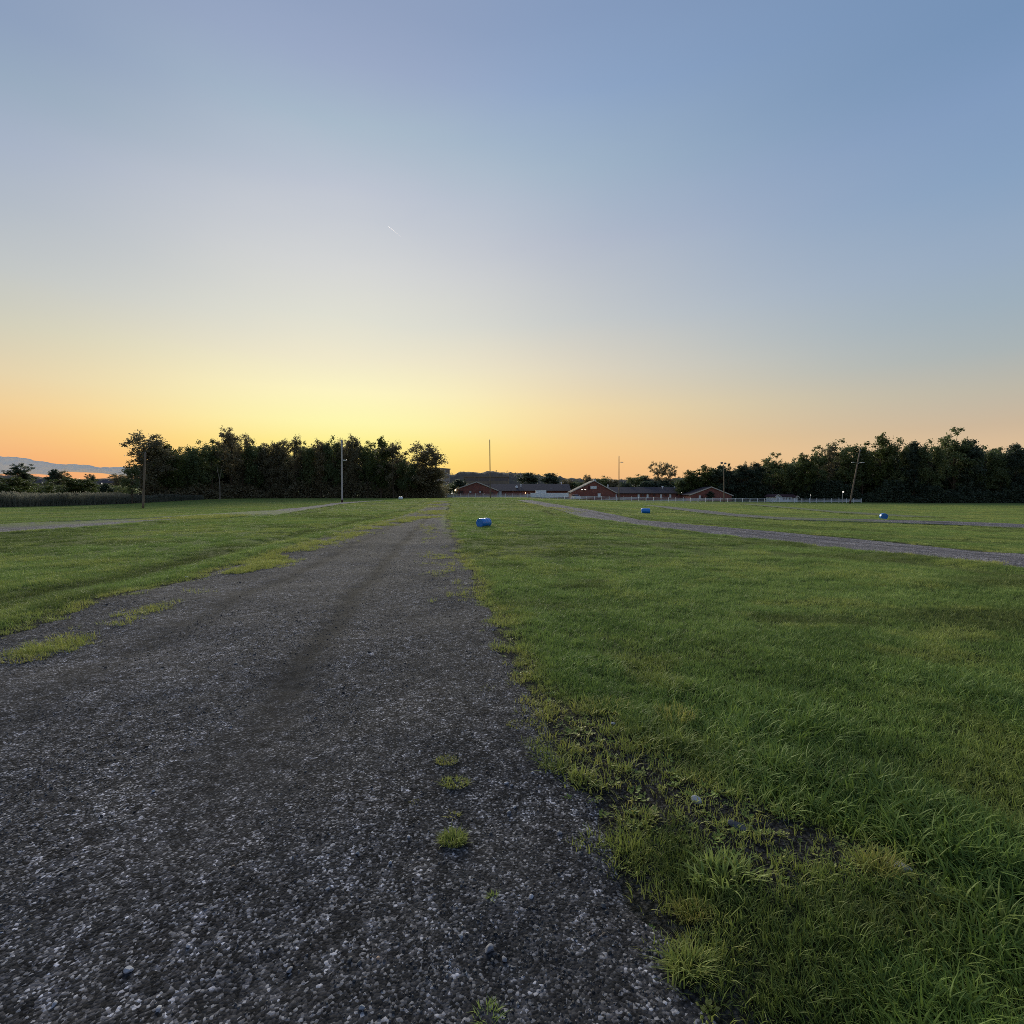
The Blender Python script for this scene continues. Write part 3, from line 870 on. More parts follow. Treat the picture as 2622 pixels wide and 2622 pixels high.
zz = zz - np.where(d < 0, 0.022 * rut_, 0) + np.where(d < 0, 0.010 * (fbm(X * 4, Y * 4, 77, 3) - 0.5), 0)
k = rng.uniform(0, 1, n) > 0.45 * np.clip(rut_, 0, 1)
scatter('loose_gravel', np.stack([X, Y, zz], -1)[k], rots(n, 0.4)[k], siz[k], tint[k], peb, 'loose grey stones covering the gravel lane', 'gravel')

# ================================================================== THINGS
def gz(x, y):
    return float(terrain_z(np.array([float(x)]), np.array([float(y)]))[0])
def lz(x, y):
    return float(lane_z(np.array([float(x)]), np.array([float(y)]), np.array([1.0]))[0])

# ------------------------------------------------------------------ drums lying in the grass
def plastic(name, col):
    return plain(name, col, 0.32, 0.5, 0.12, 5, coat=0.2)
M['blue'] = plastic('blue_drum_plastic', (0.012, 0.20, 0.62))
M['blue2'] = plastic('faded_blue_drum_plastic', (0.012, 0.15, 0.45))
M['white_plastic'] = plastic('white_drum_plastic', (0.74, 0.77, 0.76))

def drum(px, py, dia, length, yaw, mat, label, D=None, sink=0.05, mark=None):
    if D is None: p = hit(px, py)
    else: p = at_depth(px, py, D)
    x, y = p[0], p[1]
    root = empty('drum', (x, y, gz(x, y) - sink + dia / 2), 0, label, 'barrel', 'plastic drums lying in the field')
    r = dia / 2; L = length / 2
    prof = [(-L + .012, r * .80), (-L + .012, r * .84), (-L, r * .86), (-L, r * .90), (-L + .03 * L, r * .965), (-L + .12 * L, r * .985), (-.36 * L, r * .985), (-.33 * L, r), (-.27 * L, r), (-.24 * L, r * .985),
            (.24 * L, r * .985), (.27 * L, r), (.33 * L, r), (.36 * L, r * .985), (L - .12 * L, r * .985), (L - .03 * L, r * .965), (L, r * .90), (L, r * .86), (L - .012, r * .84), (L - .012, r * .80)]
    N = 36
    V_ = [(a, q * math.cos(2 * PI * k / N), q * math.sin(2 * PI * k / N)) for a, q in prof for k in range(N)]
    F_ = [(i * N + k, i * N + (k + 1) % N, (i + 1) * N + (k + 1) % N, (i + 1) * N + k) for i in range(len(prof) - 1) for k in range(N)]
    F_ += [tuple(range(N)), tuple(range(len(prof) * N - 1, (len(prof) - 1) * N - 1, -1))]
    dm = mesh_from('drum_body', V_, F_, [mat], True)
    sm = [abs(prof[i + 1][0] - prof[i][0]) > abs(prof[i + 1][1] - prof[i][1]) * .9 for i in range(len(prof) - 1) for _ in range(N)] + [False, False]
    dm.polygons.foreach_set('use_smooth', sm)
    ek = {}
    for pg in dm.polygons:
        for e in pg.edge_keys: ek.setdefault(e, []).append(sm[pg.index])
    at_ = dm.attributes.new('sharp_edge', 'BOOLEAN', 'EDGE'); at_.data.foreach_set('value', [len(set(ek[e.key])) > 1 for e in dm.edges])
    b = obj('drum_body', dm, root)
    for yy in (-.55, .55):
        m = MB(); m.tube([(-L - .004, yy * r, .2 * r), (-L + .02, yy * r, .2 * r)], r * .13, 12)
        m.build('bung_cap', mat, root)
    for k in (-1, 1):
        m = MB(); pts = [(k * L * .8, r * 1.0 * math.cos(2 * PI * i / 32), r * 1.0 * math.sin(2 * PI * i / 32)) for i in range(33)]
        m.tube(pts, r * .022, 6); m.build('rim_ring', mat, root, smooth=True)
    root.rotation_euler = (R(18), 0, yaw)
    return root
drum(1239, 1348.5, 0.43, 0.64, R(55), M['blue'], 'bright blue plastic drum lying in the grass just right of the main gravel lane')
drum(1653, 1314.5, 0.53, 0.80, R(-9), M['blue'], 'small blue drum lying side-on in the grass beyond the right-hand lane')
drum(2262, 1330, 0.60, 0.80, R(67), M['blue2'], 'blue drum seen end-on, far right beside a faint lane')
drum(1026, 1276, 0.56, 0.72, R(20), M['white_plastic'], 'small white drum on the crest in front of the left wood', D=92)

# ------------------------------------------------------------------ poles
def pole(px, py, px2, py2, D, r, mat, label, lamps=(), stain=0.0, Dtop=None):
    b = at_depth(px, py, D); b[2] = gz(b[0], b[1])
    tp = at_depth(px2, py2, D)
    root = empty('utility_pole', tuple(b), 0, label, 'pole', 'poles standing about the field')
    h = Vector(tp - b)
    m = MB(); n = 8
    pts = [h * (i / n) + Vector((0, 0, -0.3 if i == 0 else 0)) for i in range(n + 1)]
    m.tube(pts, [r * (1.15 - .35 * i / n) for i in range(n + 1)], 12)
    m.build('pole_shaft', mat, root, smooth=True)
    if stain:
        m = MB(); m.tube([h * -.002, h * stain * .9, h * stain], [r * 1.22, r * 1.18, r * 1.12], 12)
        m.build('stained_foot', M['dark_base'], root, smooth=True)
    m = MB(); m.tube([h, h * 1.006], [r * .84, r * .5], 12); m.build('pole_cap', M['galv'], root)
    for lx, ly, kind, sz in lamps:
        p = Vector(at_depth(lx, ly, D) - b)
        f = p.z / h.z; a = h * f
        if kind == 'arm':
            m = MB(); m.tube([a - Vector((0, 0, .35)), a * .5 + p * .5 + Vector((0, 0, .1)), p + Vector((-.05, 0, .05))], .035, 6)
            m.build('lamp_arm', M['galv'], root)
            m = MB(); s = sz
            m.prism([(-.5 * s, .0), (.45 * s, .0), (.5 * s, .06), (.3 * s, .16 * s), (-.35 * s, .18 * s), (-.5 * s, .1)], 'y', -.16 * s, .16 * s)
            hd = m.build('lamp_head', M['galv'], root, tuple(p))
            m = MB(); m.box(-.38 * s, .38 * s, -.12 * s, .12 * s, -.06, -.002); m.build('lamp_lens', M['lens'], hd)
        else:
            m = MB(); m.box(-.03, .03, -.03, .03, -.35, .1); m.build('lamp_bracket', M['galv'], root, tuple(p))
            m = MB(); m.prism([(-.3, -.22), (.3, -.22), (.38, .26), (-.38, .26)], 'y', -.22, .12)
            m.prism([(-.12, -.12), (.12, -.12), (.12, .12), (-.12, .12)], 'y', .12, .34)
            hd = m.build('floodlight', M['galv'], root, tuple(p)); hd.rotation_euler = (R(-25), 0, R(-30 if kind == 'floodL' else 30))
            m = MB(); m.box(-.3, .3, -.235, -.222, -.2, .24); m.build('lamp_lens', M['dark_glass'], hd)
    return root
pole(366, 1303, 372, 1160, 90, .17, M['wood_pole'], 'brown wooden pole in front of the left end of the left wood')
pole(876, 1285, 875, 1127, 92, .145, M['pale_pole'], 'pale grey pole with a small lamp halfway up, before the left wood', [(883, 1179, 'arm', .75)], stain=.055)
pole(1255.5, 1275, 1254, 1126, 118, .11, M['wood_pole'], 'tall thin bare pole between the blue drum and the left brick gable')
pole(1585, 1273, 1585, 1168, 158, .14, M['wood_pole'], 'wooden pole with an outstretched lamp, right of the middle brick gable', [(1592.5, 1184, 'arm', .9)])
pole(1854, 1278, 1853, 1190, 165, .17, M['wood_pole'], 'pole topped by two floodlights, at the right-hand brick gable', [(1848, 1186, 'floodL', 1), (1857, 1187, 'floodR', 1)])
pole(2176, 1288, 2202, 1154, 150, .19, M['wood_pole'], 'strongly leaning wooden pole with two lamps near the end of the white fence',
     [(2209, 1185, 'arm', 1.0), (2184, 1184, 'arm', .8)], stain=.06)

# ------------------------------------------------------------------ white rail fence
FD = 167.0
fx0, fx1 = at_depth(1085, 1275, FD)[0], at_depth(2205, 1287, FD)[0]
fence = empty('rail_fence', (fx0, FD, gz(fx0, FD)), 0, 'long white three-rail fence along the far edge of the field', 'fence')
fo = Vector((fx0, FD, gz(fx0, FD)))
npost = int(round((fx1 - fx0) / 2.4))
step = (fx1 - fx0) / npost
m = MB(); m.box(-.065, .065, -.065, .065, -.25, 1.30); m.prism([(-.075, 1.302), (.075, 1.302), (0, 1.37)], 'y', -.075, .075)
post_me = m.mesh('post', [M['white']])
m = MB(); m.box(0.068, step - .068, -.022, .022, -.06, .06)
rail_me = m.mesh('rail', [M['white']])
for i in range(npost + 1):
    x = fx0 + i * step; z = gz(x, FD)
    o = obj('post', post_me, fence, (x - fo.x, 0, z - fo.z)); o.rotation_euler = (random.uniform(-.02, .02), random.uniform(-.02, .02), 0)
    if i < npost:
        z2 = gz(x + step, FD)
        for hh in (.38, .76, 1.14):
            o = obj('rail', rail_me, fence, (x - fo.x, 0, z - fo.z + hh + random.uniform(-.015, .015)))
            o.rotation_euler = (0, -math.atan2(z2 - z, step) + random.uniform(-.006, .006), 0)

# ------------------------------------------------------------------ brick stables
def P(px, py, D): return at_depth(px, py, D)
def gable(root, o, pxl, pxr, pxa, pya, pyl, pyr, D, depth, trim=True, brick='brick', roofm='roof'):
    """gable end facing the camera, ridge running away; returns nothing, adds wall, roof, trim to root (at o)"""
    L_ = P(pxl, pyl, D) - o; R_ = P(pxr, pyr, D) - o; A_ = P(pxa, pya, D) - o
    zb = -0.4; ov = .5
    wl_, wr_ = L_[0] + ov, R_[0] - ov
    def zt(x):
        return L_[2] + (A_[2] - L_[2]) * (x - L_[0]) / (A_[0] - L_[0]) if x < A_[0] else R_[2] + (A_[2] - R_[2]) * (R_[0] - x) / (R_[0] - A_[0])
    th = .18
    m = MB(); y0 = D - o[1]
    m.prism([(wl_, zb), (wr_, zb), (wr_, zt(wr_) - th), (A_[0], A_[2] - th), (wl_, zt(wl_) - th)], 'y', y0, y0 + depth)
    m.build('wall', M[brick], root)
    m = MB()
    m.prism([(L_[0], L_[2] - th + .003), (A_[0], A_[2] - th + .003), (R_[0], R_[2] - th + .003), (R_[0], R_[2]), (A_[0], A_[2]), (L_[0], L_[2])], 'y', y0 - .35, y0 + depth + .3)
    m.build('roof', M[roofm], root)
    if trim:
        for q in (L_, R_):
            m = MB(); m.prism([(q[0], q[2] - th - .12), (A_[0], A_[2] - th - .12), (A_[0], A_[2] + .04), (q[0], q[2] + .04)], 'y', y0 - .41, y0 - .353)
            m.build('bargeboard', M['cream'], root)
def wing(root, o, px0, px1, ridge, eave, D, w=14.0, roofm='roof'):
    """long range with its ridge across the view; ridge/eave are pixel heights"""
    x0, x1 = P(px0, 1262, D)[0] - o[0], P(px1, 1262, D)[0] - o[0]
    ze = P(px0, eave, D - .4)[2] - o[2]; zr = P(px0, ridge, D + w / 2)[2] - o[2]; y0 = D - o[1]
    m = MB(); m.box(x0 + .05, x1 - .05, y0, y0 + w, -.6, ze + .02); m.build('wall', M['brick'], root)
    m = MB(); m.prism([(y0 - .5, ze), (y0 - .5, ze + .14), (y0 + w / 2, zr), (y0 + w + .5, ze + .14), (y0 + w + .5, ze), (y0 + w / 2, zr - .15)], 'x', x0, x1)
    m.build('roof', M[roofm], root)
    m = MB(); m.box(x0, x1, y0 - .56, y0 - .503, ze - .06, ze + .12); m.build('fascia', M['dark_base'], root)
    return ze, zr
def panel(root, o, name, px0, px1, py0, py1, D, mat, t=.06, proud=.03, frame=None, label=None):
    a = P(px0, py0, D) - o; b = P(px1, py1, D) - o; y = D - o[1] - proud
    m = MB(); m.box(a[0], b[0], y - t, y, b[2], a[2]); ob = m.build(name, M[mat], root)
    if frame:
        m = MB(); f = .09
        m.box(a[0] - f, b[0] + f, y - t - .03, y - .01, a[2], a[2] + f); m.box(a[0] - f, b[0] + f, y - t - .06, y - .01, b[2] - f, b[2])
        m.box(a[0] - f, a[0], y - t - .03, y - .01, b[2], a[2]); m.box(b[0], b[0] + f, y - t - .03, y - .01, b[2], a[2])
        m.build('window_frame' if name == 'window' else 'door_frame', M[frame], ob)
    if label: ob['label'] = label
    return ob
def vent(root, o, px, py, D, r=.28, name='roof_vent'):
    p = P(px, py, D) - o
    m = MB(); m.tube([(p[0], p[1], p[2] - 1.2), (p[0], p[1], p[2])], r * .6, 8); m.tube([(p[0], p[1], p[2]), (p[0], p[1], p[2] + .18), (p[0], p[1], p[2] + .3)], [r, r, r * .3], 10)
    m.build(name, M['white'], root)
def wall_lamp(root, o, px, py, D, mat, r=.26, name='wall_lamp'):
    p = P(px, py, D) - o
    m = MB(); m.box(p[0] - .06, p[0] + .06, p[1] - .3, p[1] + .02, p[2] - .05, p[2] + .1)
    b = m.build(name, M['galv'], root)
    bm = bmesh.new(); bmesh.ops.create_icosphere(bm, subdivisions=2, radius=r); me = bpy.data.meshes.new('bulb'); bm.to_mesh(me); bm.free(); me.materials.append(M[mat])
    obj('lamp_globe', me, b, (p[0], p[1] - .4, p[2]))

def building(name, px, D, label, cat='building', group=None, zb=None):
    p = P(px, 1270, D); p[2] = gz(p[0], p[1]) if zb is None else zb
    r_ = empty(name, tuple(p), 0, label, cat, group)
    return r_, p
BG = 'brick stables behind the white fence'
rt, o = building('brick_stable', 1221, 190, 'left brick stable with a low gable end and a long dark roof running right', 'stable', BG)
gable(rt, o, 1163.5, 1276, 1220.5, 1233, 1253, 1255.5, 190, 9)
wing(rt, o, 1252, 1462, 1239, 1257.5, 199.5)
for a, b in ((1177, 1186),): panel(rt, o, 'window', a, b, 1257, 1262.5, 190, 'dark_glass', frame='red_door')
panel(rt, o, 'window', 1202, 1207, 1256.5, 1262, 190, 'blind', frame='red_door')
panel(rt, o, 'window', 1227.5, 1232, 1257, 1262, 190, 'blind', frame='red_door')
panel(rt, o, 'shutter', 1233, 1236.5, 1256.5, 1263.5, 190, 'dark_base')
panel(rt, o, 'window', 1257.5, 1262.5, 1260, 1264, 190, 'dark_glass', frame='red_door')
panel(rt, o, 'door', 1276.5, 1283.5, 1257.5, 1272, 196, 'blind', t=.1, proud=-3.1, frame='cream')
wall_lamp(rt, o, 1166.5, 1255, 189.6, 'lamp_warm', .32); wall_lamp(rt, o, 1345, 1262.3, 199.3, 'lamp_warm', .17)
m = MB(); p = P(1323, 1246.5, 201.5) - o; m.tube([(p[0], p[1] - .5, p[2]), (p[0], p[1] - .2, p[2])], .55, 14); m.box(p[0] - .4, p[0] + .4, p[1] - .3, p[1] + 1.0, p[2] - .5, p[2] + .4); m.build('roof_fan', M['white'], rt)
vent(rt, o, 1334, 1241, 203); vent(rt, o, 1411, 1253, 201, .16); vent(rt, o, 1437.5, 1237, 206, .3)

rt, o = building('brick_stable', 1521, 184, 'middle brick stable with the steepest gable, a white sign and two floodlights', 'stable', BG)
gable(rt, o, 1459.5, 1580, 1521.3, 1230, 1260, 1262, 184, 10)
wing(rt, o, 1560, 1768, 1247, 1263.8, 194.5)
sg = panel(rt, o, 'sign_board', 1512, 1527.5, 1245, 1251.5, 184, 'white', t=.08)
for k, (a, b) in enumerate(((1513.5, 1526), (1515, 1524.5))):
    q0 = P(a, 1246.7 + 2.2 * k, 184) - o; q1 = P(b, 1247.9 + 2.0 * k, 184) - o
    m = MB(); x = q0[0]
    while x < q1[0] - .12:
        w = random.uniform(.06, .16); m.box(x, x + w, 184 - o[1] - .125, 184 - o[1] - .112, q1[2], q0[2]); x += w + random.uniform(.05, .12)
    m.build('sign_lettering', M['galv'], sg)
panel(rt, o, 'shutter', 1505.5, 1510.5, 1244.5, 1254, 184, 'red_door')
for px in (1490, 1498):
    p = P(px, 1253.8, 184) - o
    m = MB(); m.prism([(-.28, -.15), (.28, -.15), (.36, .2), (-.36, .2)], 'y', -.35, .0); fl = m.build('floodlight', M['galv'], rt, (p[0], p[1] - .15, p[2]))
    m = MB(); m.box(-.3, .3, -.38, -.352, -.13, .18); m.build('lamp_lens', M['lamp_white'], fl)
panel(rt, o, 'door', 1530.8, 1537.5, 1263.5, 1273, 184, 'white', t=.08, frame='cream')
panel(rt, o, 'door', 1580.8, 1583.6, 1266, 1273, 191, 'white', t=.08, proud=-3.3)
m = MB(); p = P(1523, 1230.5, 186) - o; m.box(p[0] - .35, p[0] + .45, p[1], p[1] + .7, p[2] - .4, p[2] + .35); m.build('ridge_vent', M['white'], rt)
vent(rt, o, 1556.5, 1243, 192, .32)
for px in (1635, 1658, 1692.5, 1716, 1750): panel(rt, o, 'door', px - 2, px + 2, 1265.8, 1274, 194.5, 'white', t=.08, frame='cream')
for px in (1646, 1675, 1704, 1733): panel(rt, o, 'window', px - 2.2, px + 2.2, 1266, 1269, 194.5, 'dark_glass', frame='red_door')
vent(rt, o, 1696.5, 1246.8, 200, .42); vent(rt, o, 1727, 1247.5, 200, .25); wall_lamp(rt, o, 1744.5, 1261.5, 194, 'lamp_white', .15)

rt, o = building('brick_stable', 1821, 184, 'right brick stable with a broad low gable and pale verge boards', 'stable', BG)
gable(rt, o, 1765, 1877, 1821, 1246, 1266.8, 1268.5, 184, 22)
panel(rt, o, 'door', 1789.8, 1793.5, 1269, 1277, 184, 'white', t=.08, frame='cream')
panel(rt, o, 'window', 1795.5, 1799, 1269.5, 1274, 184, 'dark_glass', frame='red_door')
m = MB(); a = P(1762, 1248, 196) - o; b = P(1812, 1247, 196) - o; m.box(a[0], b[0], a[1], a[1] + .3, a[2] - .15, a[2]); m.build('ridge_cap', M['cream'], rt)

# roof dishes and stubs behind the middle roof belong to the stable; the white enclosure stands before it
rt, o = building('panel_wall', 1407, 181, 'low white panelled wall with a taller white block before the left stable roof', 'wall')
for k, px in enumerate(np.arange(1358.5, 1456, 12.2)):
    panel(rt, o, 'wall_panel', px, px + 11.9, 1262.2, 1273.5, 181, 'white', t=.10, proud=0)
for px in (1371.5, 1385):
    panel(rt, o, 'block_panel', px, px + 13.2, 1255.3, 1273.4, 182.2, 'white', t=1.0, proud=0)

# ------------------------------------------------------------------ shed by the fence
rt, o = building('white_shed', 2012, 176, 'small white house with a dark roof behind the fence', 'house')
gable(rt, o, 1983.5, 2000, 1991.5, 1265.3, 1271.5, 1271.5, 176, 7, True, 'white', 'roof_red')
x0, x1 = P(1997, 1270, 179)[0] - o[0], P(2036, 1270, 179)[0] - o[0]
m = MB(); m.box(x0, x1, 3, 6.5, -.4, P(0, 1272.5, 179)[2] - o[2]); m.build('wall', M['white'], rt)
m = MB(); ze = P(0, 1272, 178.6)[2] - o[2]; zr = P(0, 1265.6, 181)[2] - o[2]
m.prism([(2.6, ze), (2.6, ze + .1), (4.8, zr), (7, ze + .1), (7, ze), (4.8, zr - .12)], 'x', x0 + .3, x1 + .3); m.build('roof', M['roof_red'], rt)
gable(rt, o, 2036, 2046, 2041, 1269, 1273, 1273, 177, 5, True, 'white', 'roof_red')
for px in (2005, 2012.5, 2020): panel(rt, o, 'window', px, px + 3.6, 1274, 1279, 179, 'dark_glass', frame='white')
panel(rt, o, 'door', 1989.5, 1993.5, 1274.5, 1284, 176, 'galv', t=.06, frame='white')

# ------------------------------------------------------------------ larger buildings farther back
def block(px0, px1, pyt, D, depth, yaw, label, wallm, rows, cols, zb=0, ribbon=False, name='office_building'):
    p = P((px0 + px1) / 2, 1262, D); p[2] = zb
    rt = empty(name, tuple(p), yaw, label, 'building')
    w = (px1 - px0) / F * D / 2; h = P(px0, pyt, D)[2] - zb
    m = MB(); m.box(-w, w, 0, depth, -1, h); m.build('wall', M[wallm], rt)
    m = MB(); m.box(-w - .3, w + .3, -.3, depth + .3, h + .003, h + .5); m.build('parapet', M[wallm], rt)
    fh = h / rows
    for r_ in range(rows):
        z0, z1 = fh * r_ + fh * .38, fh * r_ + fh * .82
        for face in (0, 1):
            n = cols if face == 0 else max(2, cols // 2)
            span = 2 * w if face == 0 else depth
            for c_ in range(n):
                a = span * (c_ + (.04 if ribbon else .22)) / n; b = span * (c_ + (.96 if ribbon else .78)) / n
                m = MB()
                if face == 0: m.box(-w + a, -w + b, -.09, -.004, z0, z1)
                else: m.box(w + .004, w + .09, a, b, z0, z1)
                m.build('window', M['tint_glass'], rt)
    return rt
M['tint_glass'] = plain('tinted_window_glass', (0.12, 0.10, 0.10), 0.3, 0.4, 0.1)
block(1187, 1302, 1222, 300, 30, 0, 'low tan office block with dark ribbon windows behind the left brick gable', 'tan_wall', 3, 3, 0.5, True)
block(1108, 1131, 1201, 262, 8, R(-28), 'pale five-storey block half hidden by the lone tree beside the left wood', 'pink_wall', 5, 5, 0, False, 'apartment_block')

# ------------------------------------------------------------------ parked vehicles
def car(px, D, yaw, mat, label, z=None):
    p = P(px, 1262, D); p[2] = gz(p[0], p[1]) if z is None else z
    rt = empty('parked_car', tuple(p), yaw, label, 'car', 'cars parked far across the field')
    m = MB(); m.prism([(-2.25, .3), (2.25, .3), (2.3, .7), (2.15, .92), (1.0, 1.02), (-2.1, 1.05), (-2.3, .8)], 'y', -.88, .88); m.build('car_body', mat, rt)
    m = MB(); m.prism([(-1.95, 1.05), (1.0, 1.0), (.3, 1.52), (-1.5, 1.55)], 'y', -.76, .76); cb = m.build('cabin', M['dark_glass'], rt)
    m = MB(); m.prism([(-1.6, 1.552), (.35, 1.525), (.25, 1.60), (-1.5, 1.62)], 'y', -.74, .74); m.build('car_roof', mat, rt)
    for x in (-1.4, 1.4):
        for y in (-.8, .8):
            m = MB(); m.tube([(x, y - .11, .33), (x, y + .11, .33)], .33, 14); m.build('wheel', M['black'], rt)
    for y in (-.62, .62):
        m = MB(); m.box(2.24, 2.32, y - .18, y + .18, .66, .82); m.build('headlight', M['lens'], rt)
    return rt
M['car_white'] = plain('white_car_paint', (0.7, 0.7, 0.7), 0.3, 0.5, 0.03, coat=.5)
M['car_grey'] = plain('silver_car_paint', (0.42, 0.43, 0.45), 0.3, 0.5, 0.03, coat=.5)
car(1475, 181, R(-75), M['car_white'], 'white car parked before the middle brick gable')
for i, (px, D, mt, lb) in enumerate([(268, 300, 'car_white', 'leftmost white car of the far row beside the left wood'), (283, 302, 'car_grey', 'silver car second in the far row beside the left wood'),
                                     (294, 304, 'car_white', 'white car third in the far row beside the left wood'), (306, 303, 'car_white', 'white car nearest the left wood in the far row')]):
    car(px, D, R(10 + 8 * i), M[mt], lb)

def small_house(px, D, w, d_, h, label, yaw=0.0):
    p = P(px, 1262, D); p[2] = gz(p[0], p[1])
    rt = empty('house', tuple(p), yaw, label, 'house')
    m = MB(); m.prism([(-w, -.5), (w, -.5), (w, h), (0, h + w * .0 + .001), (-w, h)], 'y', 0, d_); m.build('wall', M['tan_wall'], rt)
    m = MB(); m.prism([(-.6, h + .004), (d_ / 2, h + d_ * .28), (d_ + .6, h + .004)], 'x', -w - .5, w + .5); m.build('roof', M['roof'], rt)
    for k in (-.6, 0, .6):
        m = MB(); m.box(w * k - .6, w * k + .6, -.07, -.004, h * .4, h * .78); m.build('window', M['dark_glass'], rt)
small_house(92, 330, 7, 9, 3.0, 'low house at the far left between the flat-topped tree and the bushes')
small_house(120, 350, 8, 9, 3.2, 'low house right of the first one at the far left', .15)
small_house(288, 345, 9, 10, 3.4, 'low house behind the far row of cars')

def lamp_post(px, py, D, mat, label, r=.3):
    p = P(px, py, D); g_ = gz(p[0], p[1]); h = p[2] - g_
    rt = empty('lamp_post', (p[0], p[1], g_), 0, label, 'lamp', 'far lit lamps')
    m = MB(); m.tube([(0, 0, -.2), (0, 0, h)], [.09, .06], 8); m.build('post', M['galv'], rt)
    bm = bmesh.new(); bmesh.ops.create_icosphere(bm, subdivisions=2, radius=r); me = bpy.data.meshes.new('globe'); bm.to_mesh(me); bm.free(); me.materials.append(M[mat])
    obj('lamp_globe', me, rt, (0, -r, h))
lamp_post(85.5, 1246, 290, 'lamp_white', 'lit white lamp at the foot of the flat-topped tree', .35)
lamp_post(110, 1236.5, 300, 'lamp_white', 'small lit lamp before the low houses at the far left', .3)
lamp_post(242, 1242, 290, 'lamp_white', 'lit lamp left of the far row of cars', .28)
lamp_post(262, 1237.5, 300, 'lamp_white', 'tallest lit lamp over the far row of cars', .3)
lamp_post(1157.5, 1263, 186, 'lamp_white', 'lit lamp left of the left brick stable', .2)
lamp_post(2157.5, 1259.5, 161, 'lamp_white', 'bright lit lamp before the right wood, left of the leaning pole', .26)
lamp_post(2075, 1267.5, 163, 'lamp_white', 'dim small lamp before the right wood beyond the white house', .13)

